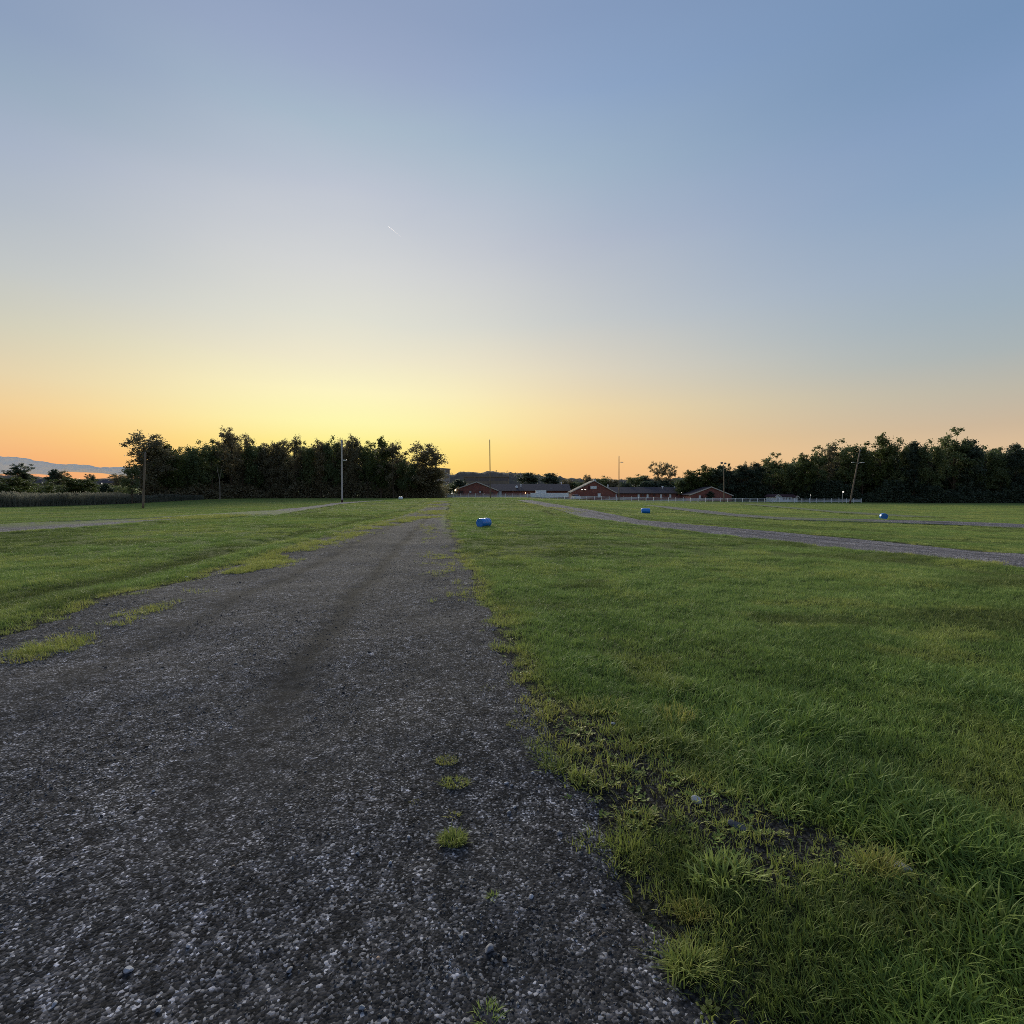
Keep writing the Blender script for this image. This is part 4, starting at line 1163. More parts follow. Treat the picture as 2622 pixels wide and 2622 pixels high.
# ------------------------------------------------------------------ trees
def crown_mesh(name, seed, mat, H=16.0, Rr=5.0, cz=0.60, hz=0.40, lobes=60, leaves=80, leaf=0.40, lr=(0.7, 1.4), shape='round', flat=0.75):
    r = np.random.default_rng(seed)
    C_, Q_ = [], []
    phase = r.uniform(0, 6, 4)
    while len(C_) < lobes:
        v = r.normal(0, 1, 3); v /= np.linalg.norm(v)
        a = math.atan2(v[1], v[0])
        k = 0.80 + 0.20 * math.sin(2 * a + phase[0]) + 0.14 * math.sin(3 * a + phase[1] + 2 * v[2]) + 0.10 * math.sin(5 * v[2] + phase[2] + a)
        f = r.uniform(0.25, 1.0) ** 0.55
        x, y, z = v[0] * Rr * f * k, v[1] * Rr * f * k, cz * H + math.copysign(abs(v[2]) ** .7, v[2]) * hz * H * f * (0.86 + .14 * math.sin(4 * a + phase[3]))
        if shape == 'cone':
            t_ = r.uniform(0, 1) ** 1.3; rad = Rr * (1 - t_) ** .9 * math.sqrt(r.uniform(.3, 1)); x, y, z = rad * math.cos(a), rad * math.sin(a), H * (.1 + .88 * t_)
        if shape == 'flat':
            z = H * (.62 + .30 * f * abs(v[2])) + r.choice([0, 0, .08 * H])
        if shape == 'vase':
            t_ = r.uniform(0, 1); rad = Rr * (.25 + .75 * t_ ** .6) * math.sqrt(r.uniform(.05, 1)); x, y, z = rad * math.cos(a), rad * math.sin(a), H * (.30 + .68 * t_ * (1 - .20 * (rad / Rr) ** 2))
        if z > H: z = H - r.uniform(0, 1.0)
        C_.append((x, y, z)); Q_.append(r.uniform(*lr))
    C_ = np.array(C_); Q_ = np.array(Q_)
    par = r.permutation(lobes)[:max(14, lobes // 6)]                       # each limb carries a spray of clusters
    for i in range(lobes):
        if i in par: continue
        j = par[np.argmin(np.linalg.norm(C_[par] - C_[i], axis=1))]
        C_[i] = C_[i] * .72 + C_[j] * .28 + r.normal(0, .3, 3)
    ex = r.integers(0, lobes, lobes // 3); te = r.uniform(.45, .85, lobes // 3)[:, None]      # clusters back along the limbs
    C_ = np.concatenate([C_, C_[ex] * te + np.array([0, 0, cz * H]) * (1 - te)]); Q_ = np.concatenate([Q_, Q_[ex]])
    lobes = len(C_)
    n = lobes * leaves
    li = np.repeat(np.arange(lobes), leaves)
    NT_ = 9                                     # twigs radiating from each limb end
    out_ = C_ - np.array([0, 0, cz * H * .75]); out_ /= np.linalg.norm(out_, axis=1)[:, None] + 1e-6
    tw = r.normal(0, 1, (lobes, NT_, 3)); tw /= np.linalg.norm(tw, axis=2)[:, :, None]
    tw = tw + .45 * out_[:, None, :] + np.array([0, 0, .15]); tw /= np.linalg.norm(tw, axis=2)[:, :, None]
    tl = r.uniform(.6, 1.5, (lobes, NT_))
    ti = r.integers(0, NT_, n); tt = r.uniform(0, 1, n) ** .75
    c = C_[li] + tw[li, ti] * (tt * tl[li, ti] * Q_[li] * 1.0)[:, None] * np.array([1.1, 1.1, flat]) + r.normal(0, .22, (n, 3)) * Q_[li][:, None]
    kz = H / np.percentile(c[:, 2], 99.8); c[:, 2] *= kz; C_[:, 2] *= kz
    # random quads
    t1 = r.normal(0, 1, (n, 3)); t1[:, 2] *= .6; t1 /= np.linalg.norm(t1, axis=1)[:, None]
    t2 = np.cross(t1, r.normal(0, 1, (n, 3))); t2 /= np.linalg.norm(t2, axis=1)[:, None]
    s = leaf * r.uniform(.55, 1.25, n)[:, None] * .5
    V_ = np.stack([c - t1 * s, c + t2 * s * .62, c + t1 * s * 1.1, c - t2 * s * .62], 1).reshape(-1, 3)
    F_ = np.arange(n * 4).reshape(-1, 4)
    crown = mesh_from(name, V_, F_, [mat])
    m = MB(); top = .80 * H
    bend = r.uniform(-.5, .5, 2)
    def trunk(t): return Vector((bend[0] * math.sin(3 * t) * t, bend[1] * math.sin(2.5 * t) * t, top * t))
    m.tube([trunk(0) - Vector((0, 0, .4))] + [trunk(t) for t in (.08, .2, .4, .6, .8, 1.0)], [.34, .27, .23, .19, .14, .09, .03], 7)
    for i in r.permutation(lobes)[:20]:
        e = Vector(C_[i]); t0 = min(.9, max(.15, (e.z - r.uniform(1.5, 4.5)) / top)); a0 = trunk(t0)
        if a0.z > e.z: a0 = trunk(max(.1, (e.z - 1) / top))
        md = a0.lerp(e, .5) + Vector((0, 0, .12 * (e - a0).length * r.uniform(-.3, 1)))
        m.tube([a0, md, e], [.10, .06, .02], 5, cap=False)
    tr = m.mesh('trunk', [M['bark']])
    return crown, tr, H, Rr
TREE = {
 'round1': crown_mesh('crown', 1, M['leaf_a'], lobes=110, leaves=70, cz=.56, hz=.44, leaf=.46),
 'round2': crown_mesh('crown', 2, M['leaf_b'], lobes=115, leaves=70, cz=.55, hz=.45, leaf=.46),
 'round3': crown_mesh('crown', 3, M['leaf_c'], lobes=125, leaves=70, cz=.54, hz=.46, leaf=.5),
 'open1': crown_mesh('crown', 4, M['leaf_b'], lobes=85, leaves=60, cz=.60, hz=.40, lr=(.6, 1.15), leaf=.42),
 'open2': crown_mesh('crown', 5, M['leaf_a'], lobes=88, leaves=60, cz=.58, hz=.42, lr=(.6, 1.1), leaf=.42),
 'vase': crown_mesh('crown', 6, M['leaf_b'], lobes=100, leaves=55, shape='vase', lr=(.5, 1.0), leaf=.38),
 'olive': crown_mesh('crown', 7, M['leaf_d'], lobes=90, cz=.52, hz=.47, leaf=.46),
 'cone': crown_mesh('crown', 8, M['leaf_c'], lobes=80, leaves=60, shape='cone', lr=(.4, .8), leaf=.36),
 'flat': crown_mesh('crown', 9, M['leaf_c'], lobes=46, leaves=80, shape='flat', lr=(.6, 1.2), flat=.5, leaf=.42),
}
def tree(px, topy, hw, D, kind, label, group=None, name='tree', cat='tree', rz=None, dense=1.0):
    crown, tr, H, Rr = TREE[kind]
    p = P(px, 1270, D); z0 = gz(p[0], D); zt = P(px, topy, D)[2]
    rt = empty(name, (p[0], D, z0), random.uniform(0, 6.28) if rz is None else rz, label, cat, group)
    h = (zt - z0) / H * 1.0; w = hw / F * D / Rr * 1.27
    rt.scale = (w, w, h)
    obj('trunk', tr, rt); obj('crown', crown, rt)
    return rt
GL, GR, GM = 'trees of the left wood', 'trees of the right wood', 'trees behind the stables'
left = [
 (338, 1178, 22, 112, 'open2', 'ragged low tree at the very left end of the left wood'),
 (384, 1112, 46, 120, 'round2', 'tall round-headed tree behind the brown wooden pole'),
 (428, 1138, 34, 124, 'olive', 'tree just right of the one behind the brown wooden pole'),
 (468, 1149, 30, 128, 'round1', 'low-topped tree in the dip at the left of the left wood'),
 (502, 1131, 30, 132, 'round1', 'thin-topped tree left of the forked pale trunk'),
 (545, 1128, 30, 136, 'open2', 'thin-topped tree straight behind the forked pale trunk'),
 (592, 1097, 36, 140, 'open1', 'tallest tree of the left wood, open crown against the sky'),
 (622, 1112, 24, 143, 'vase', 'upright tree touching the right side of the tallest one'),
 (655, 1128, 27, 144, 'round1', 'rounded small crown right of the tallest left tree'),
 (690, 1134, 26, 145, 'round2', 'even-topped tree in the middle of the left wood'),
 (722, 1129, 24, 146, 'round2', 'feathery tree in the middle of the left wood'),
 (757, 1117, 24, 146, 'open1', 'pointed tree between the middle and the pale lamp pole'),
 (790, 1134, 24, 147, 'round1', 'low rounded tree left of a notch in the left wood'),
 (822, 1128, 22, 147, 'round2', 'narrow dark tree left of the pale lamp pole'),
 (856, 1119, 24, 148, 'round1', 'airy tree just left of the pale lamp pole top'),
 (886, 1122, 22, 148, 'vase', 'airy tree directly behind the pale lamp pole'),
 (908, 1117, 22, 148, 'round2', 'airy tree just right of the pale lamp pole top'),
 (942, 1130, 24, 148, 'open2', 'sparse tree right of the pale lamp pole'),
 (976, 1121, 30, 147, 'olive', 'bushy tree near the right end of the left wood'),
 (1008, 1132, 30, 146, 'open1', 'wide tree with a lacy right side, last tall one of the left wood'),
 (1040, 1178, 22, 146, 'round1', 'low tree filling the step at the right end of the left wood'),
 (1090, 1137, 42, 150, 'round2', 'lone tree standing apart right of the left wood'),
]
for a in left: tree(*a, group=GL)
tree(1078, 1190, 30, 152, 'round1', 'dark low tree under the left side of the lone tree', GL)
tree(1110, 1196, 30, 152, 'round2', 'dark low tree under the right side of the lone tree', GL)
for k, px in enumerate(range(400, 1040, 29)):
    ty = np.interp(px, [400, 450, 520, 600, 700, 800, 900, 1000, 1040], [1140, 1160, 1150, 1138, 1146, 1146, 1140, 1150, 1185])
    tree(px + random.uniform(-5, 5), ty + random.uniform(-4, 8), 28, np.interp(px, [400, 600, 1040], [134, 156, 160]) + random.uniform(-3, 3), random.choice(['round1', 'round2', 'round3']),
         'tree deeper in the left wood, hidden but for its top', GL)
right = [
 (1744, 1222, 20, 196, 'round1', 'low tree at the left tip of the right wood'),
 (1772, 1204, 26, 196, 'olive', 'small rounded tree at the left end of the right wood'),
 (1806, 1192, 30, 194, 'olive', 'broad green tree above the right brick gable'),
 (1842, 1193, 28, 192, 'round3', 'round tree behind the pole with two floodlights'),
 (1866, 1187, 20, 190, 'cone', 'narrow tree just right of the floodlight pole'),
 (1898, 1192, 28, 190, 'round3', 'dense dark tree right of the floodlight pole'),
 (1916, 1182, 14, 189, 'vase', 'thin tree poking up left of the tall airy one'),
 (1938, 1187, 24, 188, 'round3', 'dense dark tree left of the tall airy one'),
 (1980, 1160, 34, 186, 'open2', 'tall airy tree above the white house'),
 (2022, 1176, 26, 184, 'round1', 'rounded tree right of the tall airy one'),
 (2060, 1162, 28, 182, 'olive', 'yellowish green tree in the middle of the right wood'),
 (2096, 1142, 24, 180, 'open2', 'stepped tree with gaps left of the big round one'),
 (2122, 1134, 20, 179, 'open1', 'slender tree with gaps beside the big round one'),
 (2166, 1128, 36, 178, 'round1', 'big round dark tree left of the leaning pole top'),
 (2208, 1152, 24, 176, 'open2', 'low ragged tree behind the leaning pole'),
 (2250, 1113, 32, 174, 'olive', 'tall green tree right of the leaning pole'),
 (2296, 1126, 32, 172, 'round1', 'tree with a serrated top right of the tall green one'),
 (2340, 1132, 28, 170, 'round3', 'dark tree above the end-on blue drum'),
 (2382, 1128, 28, 168, 'round1', 'dark tree left of the tallest flat crown'),
 (2442, 1096, 42, 168, 'open2', 'tallest tree of the right wood with a flat lacy crown'),
 (2478, 1128, 30, 167, 'round3', 'dense tree under the tallest lacy crown, right side'),
 (2520, 1144, 30, 166, 'round1', 'low tree right of the tallest lacy crown'),
 (2560, 1146, 28, 165, 'open2', 'low ragged tree near the right edge of the picture'),
 (2600, 1138, 30, 164, 'round3', 'dark tree at the right edge of the picture'),
 (2650, 1134, 34, 163, 'round1', 'dark tree cut by the right edge of the picture'),
]
for a in right: tree(*a, group=GR)
for k, px in enumerate(range(1780, 2760, 34)):
    ty = np.interp(px, [1780, 1900, 2000, 2100, 2250, 2450, 2760], [1210, 1203, 1185, 1165, 1148, 1142, 1150])
    tree(px + random.uniform(-5, 5), ty + random.uniform(2, 12), 32, np.interp(px, [1780, 2200, 2760], [204, 188, 176]) + random.uniform(-3, 3), random.choice(['round1', 'round3', 'round3']),
         'tree deeper in the right wood, hidden but for its top', GR)
mids = [
 (1352, 1211, 30, 222, 'round3', 'broad dark tree behind the long roof, left of a pair'),
 (1409, 1212, 30, 220, 'round3', 'broad dark tree behind the long roof, right of a pair'),
 (1450, 1228, 20, 226, 'round2', 'low tree right of the broad pair behind the long roof'),
 (1480, 1231, 20, 226, 'round1', 'low tree left of the middle brick gable'),
 (1504, 1216, 11, 224, 'round2', 'small round tree top just left of the middle gable peak'),
 (1540, 1220, 24, 224, 'round1', 'dome-shaped tree right of the middle gable peak'),
 (1572, 1227, 20, 222, 'round2', 'lower tree behind the wooden lamp pole'),
 (1625, 1216, 28, 215, 'round1', 'rounded tree right of the wooden lamp pole'),
 (1650, 1219, 22, 217, 'round3', 'tree left of the twin spreading crowns'),
 (1686, 1182, 19, 212, 'vase', 'left one of the twin trees with upswept spreading crowns'),
 (1713, 1186, 20, 214, 'vase', 'right one of the twin trees with upswept spreading crowns'),
 (1670, 1232, 26, 208, 'round3', 'low dark tree below the left twin crown'),
 (1700, 1231, 26, 208, 'round3', 'low dark tree below the right twin crown'),
 (1728, 1226, 14, 210, 'open2', 'thin small tree right of the twin crowns'),
 (1172, 1228, 22, 205, 'round3', 'dark tree left of the left brick stable'),
 (1190, 1226, 13, 202, 'cone', 'pointed evergreen beside the left brick gable'),
 (1150, 1238, 22, 200, 'round1', 'low bushy tree below the pale block'),
 (1132, 1244, 20, 180, 'round3', 'round dark shrub at the left end of the white fence'),
 (1818.5, 1258, 8.5, 182.5, 'round3', 'clipped round tree before the right brick gable'),
]
for a in mids: tree(*a, group=GM)
fl = [
 (50, 1187, 27, 235, 'flat', 'flat-topped dark tree at the far left against the cloud'),
 (64, 1212, 26, 238, 'round3', 'dark foliage below the flat-topped tree'),
 (140, 1202, 16, 205, 'round3', 'upright dark tree between two green bushes at the left'),
 (160, 1206, 15, 206, 'round2', 'dark tree right of the upright one at the left'),
 (236, 1214, 14, 260, 'flat', 'small distant tree top above the second bush'),
 (306, 1214, 20, 250, 'round2', 'distant tree close to the left end of the left wood'),
 (20, 1222, 50, 150, 'olive', 'green bush at the left edge behind the reeds'),
 (178, 1222, 40, 148, 'olive', 'long green bush behind the reeds, left part'),
 (216, 1226, 26, 150, 'olive', 'long green bush behind the reeds, right part'),
 (272, 1238, 16, 160, 'round3', 'low dark bush near the far row of cars'),
 (-50, 1215, 60, 150, 'olive', 'bush beyond the left edge of the picture'),
]
for a in fl: tree(*a, group='trees and bushes at the far left', name='bush' if 'bush' in a[5] else 'tree', cat='bush' if 'bush' in a[5] else 'tree')

# the pale forked trunk in front of the left wood
rt = empty('bare_tree', (P(563, 1270, 128)[0], 128, gz(P(563, 1270, 128)[0], 128)), 0, 'bare pale forked trunk standing before the left wood', 'dead tree')
m = MB()
def q(px, py): return tuple(P(px, py, 128) - np.array(rt.location))
m.tube([(0, 0, -.3), q(563, 1250), q(562, 1228)], [.14, .11, .09], 7); m.tube([q(562, 1228), q(557, 1205), q(555, 1188)], [.07, .05, .02], 6); m.tube([q(562, 1228), q(566, 1208), q(570, 1192)], [.06, .04, .02], 6)
m.build('trunk', M['pale_bark'], rt)

# undergrowth and thicket, joined: nobody could count it
def thicket(name, line, n, leaf, mat, label, spread=3.0, seed=0):
    """line: (px, D, height) points along the foot of the wood"""
    r = np.random.default_rng(seed)
    L_ = np.array([[P(a, 1270, b)[0], b, c_] for a, b, c_ in line])
    t = r.uniform(0, len(L_) - 1, n); i = np.minimum(t.astype(int), len(L_) - 2); f = (t - i)[:, None]
    b = L_[i] * (1 - f) + L_[i + 1] * f
    x = b[:, 0] + r.normal(0, .8, n); y = b[:, 1] + r.uniform(0, spread, n)
    hmax = b[:, 2] * (np.minimum(0.25 + 3.6 * np.maximum(fbm(x / 5.5, y / 9, seed + 5, 4) - .3, 0), 1.25) if name != 'wood_interior' else 0.7 + 0.42 * fbm(x / 5, y / 5, seed + 5, 3))
    z = terrain_z(x, y) + hmax * r.uniform(0, 1, n)
    c = np.stack([x, y, z], -1)
    t1 = r.normal(0, 1, (n, 3)); t1 /= np.linalg.norm(t1, axis=1)[:, None]
    t2 = np.cross(t1, r.normal(0, 1, (n, 3))); t2 /= np.linalg.norm(t2, axis=1)[:, None]
    s = leaf * r.uniform(.5, 1.3, n)[:, None] * .5
    V_ = np.stack([c - t1 * s, c + t2 * s * .7, c + t1 * s, c - t2 * s * .7], 1).reshape(-1, 3)
    return tag(obj(name, mesh_from(name, V_, np.arange(n * 4).reshape(-1, 4), [mat])), label, 'undergrowth', None, 'stuff')
thicket('undergrowth', [(325, 116, 3.0), (400, 120, 3.5), (500, 130, 3.5), (600, 140, 4.0), (800, 146, 4.0), (1045, 148, 4.0), (1130, 150, 3.5)], 42000, .5, M['leaf_b'], 'dark undergrowth along the foot of the left wood', 4, 1)
thicket('undergrowth', [(1080, 152, 5.0), (1140, 172, 4.0), (1165, 190, 3.0)], 9000, .5, M['leaf_b'], 'low scrub between the left wood and the left stable', 4, 4)
thicket('undergrowth', [(1880, 188, 5.0), (2000, 184, 6.0), (2200, 172, 6.0), (2400, 164, 6.0), (2700, 158, 5.5)], 52000, .6, M['leaf_c'], 'dark undergrowth along the foot of the right wood', 4, 2)
thicket('wood_interior', [(370, 134, 11.0), (500, 146, 12.0), (700, 160, 12.5), (1000, 162, 12.0), (1030, 160, 8)], 36000, 1.3, M['leaf_b'], 'dense inner foliage closing the left wood', 5, 3)
thicket('wood_interior', [(1790, 206, 10.0), (1950, 200, 13.0), (2150, 190, 18.0), (2450, 182, 19.0), (2760, 176, 17.0)], 42000, 1.4, M['leaf_c'], 'dense inner foliage closing the right wood', 5, 6)
thicket('hedge', [(1590, 204, 5.5), (1660, 203, 6.0), (1760, 202, 6.0)], 9000, .7, M['leaf_c'], 'dark hedge line behind the long right stable roof', 3, 8)
thicket('undergrowth', [(-60, 170, 4.0), (80, 172, 4.2), (200, 175, 4.5), (330, 160, 4.0)], 16000, .6, M['leaf_a'], 'scrub behind the reeds at the far left', 4, 9)

# reed bed at the left edge of the field
V_, Fc_ = [], []
def reed_clump(seed):
    v_, f_ = blade_set(16, .35, 1.6, 3.0, .06, .25, 3, seed)
    r = np.random.default_rng(seed)
    for _ in range(5):
        a, d, h = r.uniform(0, 6.28), r.uniform(0, .3), r.uniform(2.4, 3.1); b = len(v_)
        x, y = d * math.cos(a), d * math.sin(a)
        v_ += [(x, y, h - .35), (x + .09, y, h - .15), (x + .05, y + .03, h + .1), (x - .08, y, h - .12)]; f_.append((b, b + 1, b + 2, b + 3))
    return mesh_from('reed_clump', v_, f_, [M['reed']])
reeds = [reed_clump(60 + s) for s in range(4)]
n = 9000
t = rng.uniform(0, 1, n)
pxr = -140 + t * 660; 
Dr = np.interp(pxr, [-140, 0, 330, 500, 660], [98, 101, 112, 126, 138]) + rng.uniform(0, 1, n) ** 1.5 * np.interp(pxr, [-140, 330, 420, 660], [32, 18, 6, 3])
Xr = (pxr - 1311) / F * Dr
hs = np.interp(pxr, [-140, 250, 400, 660], [1.0, .95, .60, .2]) * rng.uniform(.55, 1.0, n) * (.7 + .6 * fbm(Xr / 5, Dr / 5, 91, 3))
scatter('reed_bed', np.stack([Xr, Dr, terrain_z(Xr, Dr)], -1), rots(n, .05), np.stack([hs, hs, hs], -1), rng.uniform(0, 1, n), reeds, 'tall grey-green reeds along the left edge of the field', 'reeds')

# ------------------------------------------------------------------ wooded rise on the horizon
hx = np.linspace(-1300, 1400, 700); hy = np.linspace(640, 760, 22)
HX, HY = np.meshgrid(hx, hy)
prof_px = [-900, -400, 0, 60, 130, 250, 330, 900, 1120, 1180, 1230, 1290, 1335, 1400, 1480, 1600, 1750, 2100, 3600]
prof_py = [1222, 1222, 1219, 1222, 1230, 1231, 1230, 1220, 1217, 1215, 1213.5, 1212, 1216, 1223, 1232, 1232, 1230, 1220, 1220]
pxs = HX / HY * F + 1311
top = (1262 - np.interp(pxs, prof_px, prof_py)) / F * 690 + EYE
bumps = (vnoise(HX / 7, HY / 7, 5) - .5) * 5 + (vnoise(HX / 3, HY / 3, 6) - .5) * 2.5 + (vnoise(HX / 28, HY / 28, 8) - .5) * 6
ramp_ = sstep(HY, 640, 680) * (1 - sstep(HY, 735, 760))
HZ = -2 + (top + 2 + bumps) * ramp_
nxh, nyh = len(hx), len(hy)
ii = (np.arange(nyh - 1)[:, None] * nxh + np.arange(nxh - 1)[None]).ravel()
def hill_mat():
    m, nt, out = new_mat('wooded_hillside'); t = NT(nt)
    c_ = t.mix(t.maprange(t.noise(.12, 6, .7, t.pos()), .35, .65), (0.11, 0.095, 0.08), (0.19, 0.16, 0.12))  # lighter brownish tone: distance haze put into the colour
    nt.links.new(t.bsdf(c_, .9, .1, t.bump(t.noise(.3, 5, .7, t.pos()), 1.0, 2.0)), out.inputs[0]); return m
tag(obj('wooded_hill', mesh_from('wooded_hill', np.stack([HX, HY, HZ], -1).reshape(-1, 3), np.stack([ii, ii + 1, ii + nxh + 1, ii + nxh], -1), [hill_mat()])), 'low wooded rise along the horizon', None, None, 'structure')
# tree tops breaking its outline
n = 26000
r = np.random.default_rng(12)
cx = r.uniform(-1250, 1350, 900); cy = r.uniform(672, 735, 900)
ci = r.integers(0, 900, n); rr = r.uniform(2.0, 4.5, 900)
v = r.normal(0, 1, (n, 3)); v /= np.linalg.norm(v, axis=1)[:, None]
tp = (1262 - np.interp(cx / cy * F + 1311, prof_px, prof_py)) / F * 690 + EYE
c = np.stack([cx[ci], cy[ci], tp[ci] - 1 + r.uniform(-1, 1.8, 900)[ci]], -1) + v * (rr[ci] * r.uniform(.4, 1, n))[:, None]
t1 = r.normal(0, 1, (n, 3)); t1 /= np.linalg.norm(t1, axis=1)[:, None]; t2 = np.cross(t1, r.normal(0, 1, (n, 3))); t2 /= np.linalg.norm(t2, axis=1)[:, None]
s_ = r.uniform(.5, 1.1, n)[:, None]
tag(obj('hill_trees', mesh_from('hill_trees', np.stack([c - t1 * s_, c + t2 * s_ * .7, c + t1 * s_, c - t2 * s_ * .7], 1).reshape(-1, 3), np.arange(n * 4).reshape(-1, 4), [M['leaf_b']])), 'far-off tree tops along the wooded rise', 'trees', None, 'stuff')

# ------------------------------------------------------------------ cloud bank and contrail, outside the haze
CD = 9000.0
tpx = [-900, -300, -60, 0, 60, 95, 150, 200, 240, 262, 300, 330, 420, 560, 760]
tpy = [1172, 1160, 1166, 1169, 1172.5, 1180, 1187, 1188.5, 1193, 1198, 1195.5, 1196.5, 1203, 1212, 1222]
bpx = [-900, -300, 0, 60, 110, 140, 175, 250, 290, 330, 760]
bpy_ = [1206, 1212, 1213.5, 1212, 1215, 1217, 1208.5, 1211, 1216, 1219, 1222.5]
U = np.linspace(-900, 758, 420); Wn = 28
cv, cf = [], []
for side_ in (0, 1):
    for i_, w in enumerate(np.linspace(0, 1, Wn)):
        ty_ = np.interp(U, tpx, tpy) - 3.6 * (fbm(U / 15, U * 0 + 3, 4, 5) - .5) * 2; by_ = np.interp(U, bpx, bpy_) + 2.2 * (fbm(U / 30, U * 0 + 9, 6, 3) - .5)
        py = by_ + (ty_ - by_) * w
        th = 40 * np.sqrt(np.clip(4 * w * (1 - w), 0, 1)) + 60 * (fbm(U / 22, U * 0 + w * 4, 2, 4) - .5) * (0 < w < 1)
        Yv = CD + (-th if side_ == 0 else th)
        Xv = (U - 1311) / F * CD * 1.0; Zv = EYE + (1262 - py) / F * CD
        cv.append(np.stack([Xv, Yv + 0 * U, Zv], -1))
cv = np.concatenate(cv); nu = len(U)
for sd in (0, 1):
    base = sd * Wn * nu
    ii = (np.arange(Wn - 1)[:, None] * nu + np.arange(nu - 1)[None]).ravel() + base
    cf.append(np.stack([ii, ii + 1, ii + nu + 1, ii + nu], -1))
cm, nt, out = new_mat('cloud'); t = NT(nt)
bs = nt.nodes.new('ShaderNodeBsdfDiffuse'); bs.inputs[0].default_value = (.80, .90, .86, 1)
tr = nt.nodes.new('ShaderNodeBsdfTranslucent'); tr.inputs[0].default_value = (.8, .72, .6, 1)
mx = nt.nodes.new('ShaderNodeMixShader'); mx.inputs[0].default_value = .25
nt.links.new(bs.outputs[0], mx.inputs[1]); nt.links.new(tr.outputs[0], mx.inputs[2]); nt.links.new(mx.outputs[0], out.inputs[0])
tag(obj('cloud_bank', mesh_from('cloud_bank', cv, np.concatenate(cf), [cm], True)), 'long low grey-blue cloud bank over the left horizon', None, None, 'structure')
m = MB(); T = 12000
pts = [(993.3, 579), (1000, 584), (1008, 590.5), (1016, 597), (1021, 602), (1028, 608)]
m.tube([tuple(at_depth(a, b, T)) for a, b in pts], [.8, 1.9, 1.8, 1.3, .7, .2], 8)
wm, nt, out = new_mat('ice_trail')
a_ = nt.nodes.new('ShaderNodeBsdfDiffuse'); a_.inputs[0].default_value = (.9, .9, .9, 1); b_ = nt.nodes.new('ShaderNodeBsdfTranslucent'); b_.inputs[0].default_value = (.62, .62, .62, 1)
mx = nt.nodes.new('ShaderNodeAddShader'); nt.links.new(a_.outputs[0], mx.inputs[0]); nt.links.new(b_.outputs[0], mx.inputs[1]); nt.links.new(mx.outputs[0], out.inputs[0])
co = m.build('contrail', wm); tag(co, 'short white condensation trail high in the sky', 'contrail')

# ------------------------------------------------------------------ single tufts, tussocks and stones one can point at
def tuft(px, py, w_px, hgt, n, tint, label, lean=.9, width=.0045, flatx=1.0, name='grass_tuft', on_lane=True, grp='grass tufts growing through the gravel'):
    p = hit(px, py); D = p[1]; w = w_px / F * D / 2
    hgt *= 1.0; n = int(n * 1.6)
    V1, F1 = blade_set(n, w * .75, hgt * .5, hgt, width, lean, 4, int(px * 7 + py))
    V1 = np.array(V1); V1[:, 0] *= flatx; V1[:, 1] *= .8
    me = mesh_from('blades', V1, F1, [M['blade_obj']], True)
    a = me.attributes.new('tint', 'FLOAT', 'POINT'); a.data.foreach_set('value', np.full(len(V1), tint, np.float32))
    o = obj(name, me, None, (p[0], p[1], (lz if on_lane else gz)(p[0], p[1]) - .004))
    return tag(o, label, 'grass tuft', grp)
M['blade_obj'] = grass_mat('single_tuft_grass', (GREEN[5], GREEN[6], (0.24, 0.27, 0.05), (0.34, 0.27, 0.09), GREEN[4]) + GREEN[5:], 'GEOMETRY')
tuft(1145, 1972, 78, .035, 120, .75, 'yellow-green tuft, upper one of two close together on the gravel')
tuft(1163, 2028, 84, .04, 130, .6, 'yellow-green tuft just below the upper one on the gravel', flatx=1.15)
tuft(1160, 2172, 96, .06, 210, .45, 'largest green tuft standing alone on the gravel lane')
tuft(1160, 2108, 46, .03, 24, 1.0, 'tiny orange-brown dry tuft above the largest one', lean=1.3)
tuft(1402, 1985, 56, .028, 80, .5, 'small green tuft on the right side of the gravel lane')
tuft(1345, 1880, 100, .028, 120, .7, 'flat straggling tuft near the right edge of the lane', flatx=1.3)
tuft(1062, 2078, 34, .02, 20, 1.0, 'very small rusty tuft left of the largest one', lean=1.3)
tuft(1262, 2318, 30, .03, 26, .3, 'faint dark green tuft low on the right side of the gravel', lean=1.2)
tuft(1250, 2620, 110, .04, 40, .2, 'thin green tuft at the bottom edge of the picture', lean=1.1)
tuft(60, 1700, 120, .05, 150, .95, 'yellow patch of grass at the left edge of the lane', flatx=1.4)
tuft(180, 1640, 110, .035, 100, .85, 'yellowish tuft right of the yellow patch at the left', flatx=1.5)
tuft(205, 1655, 36, .04, 24, 1.0, 'little straw-coloured tuft on the left side of the lane', lean=1.2)
tuft(1128, 1482, 60, .03, 60, .8, 'faint tuft far up the gravel lane, right of its middle')
GE = 'tussocks where the gravel meets the field'
tuft(1722, 1850, 150, .13, 130, .85, 'upright yellow-green tussock at the near edge of the long grass', .8, .006, 1, 'grass_tussock', False, GE)
tuft(1540, 1835, 170, .10, 120, .75, 'drooping yellowish tussock left of the upright one', 1.2, .006, 1.3, 'grass_tussock', False, GE)
tuft(1850, 2290, 190, .10, 90, .25, 'broad-bladed green tussock right of the bare ground', 1.0, .009, 1.2, 'grass_tussock', False, GE)
tuft(1770, 2370, 110, .07, 170, .95, 'fine bright yellow tussock low beside the gravel edge', .9, .003, 1, 'grass_tussock', False, GE)
tuft(1760, 2500, 130, .09, 120, .5, 'low mixed tussock hanging over the lower gravel edge', 1.1, .005, 1.2, 'grass_tussock', False, GE)
tuft(1800, 2025, 90, .06, 60, .95, 'small yellow weed clump on the bare ground', 1.2, .005, 1.2, 'grass_tussock', False, GE)
tuft(2250, 2260, 120, .12, 110, .9, 'straw-coloured tussock beside the pale slab', .9, .005, 1, 'grass_tussock', False, GE)

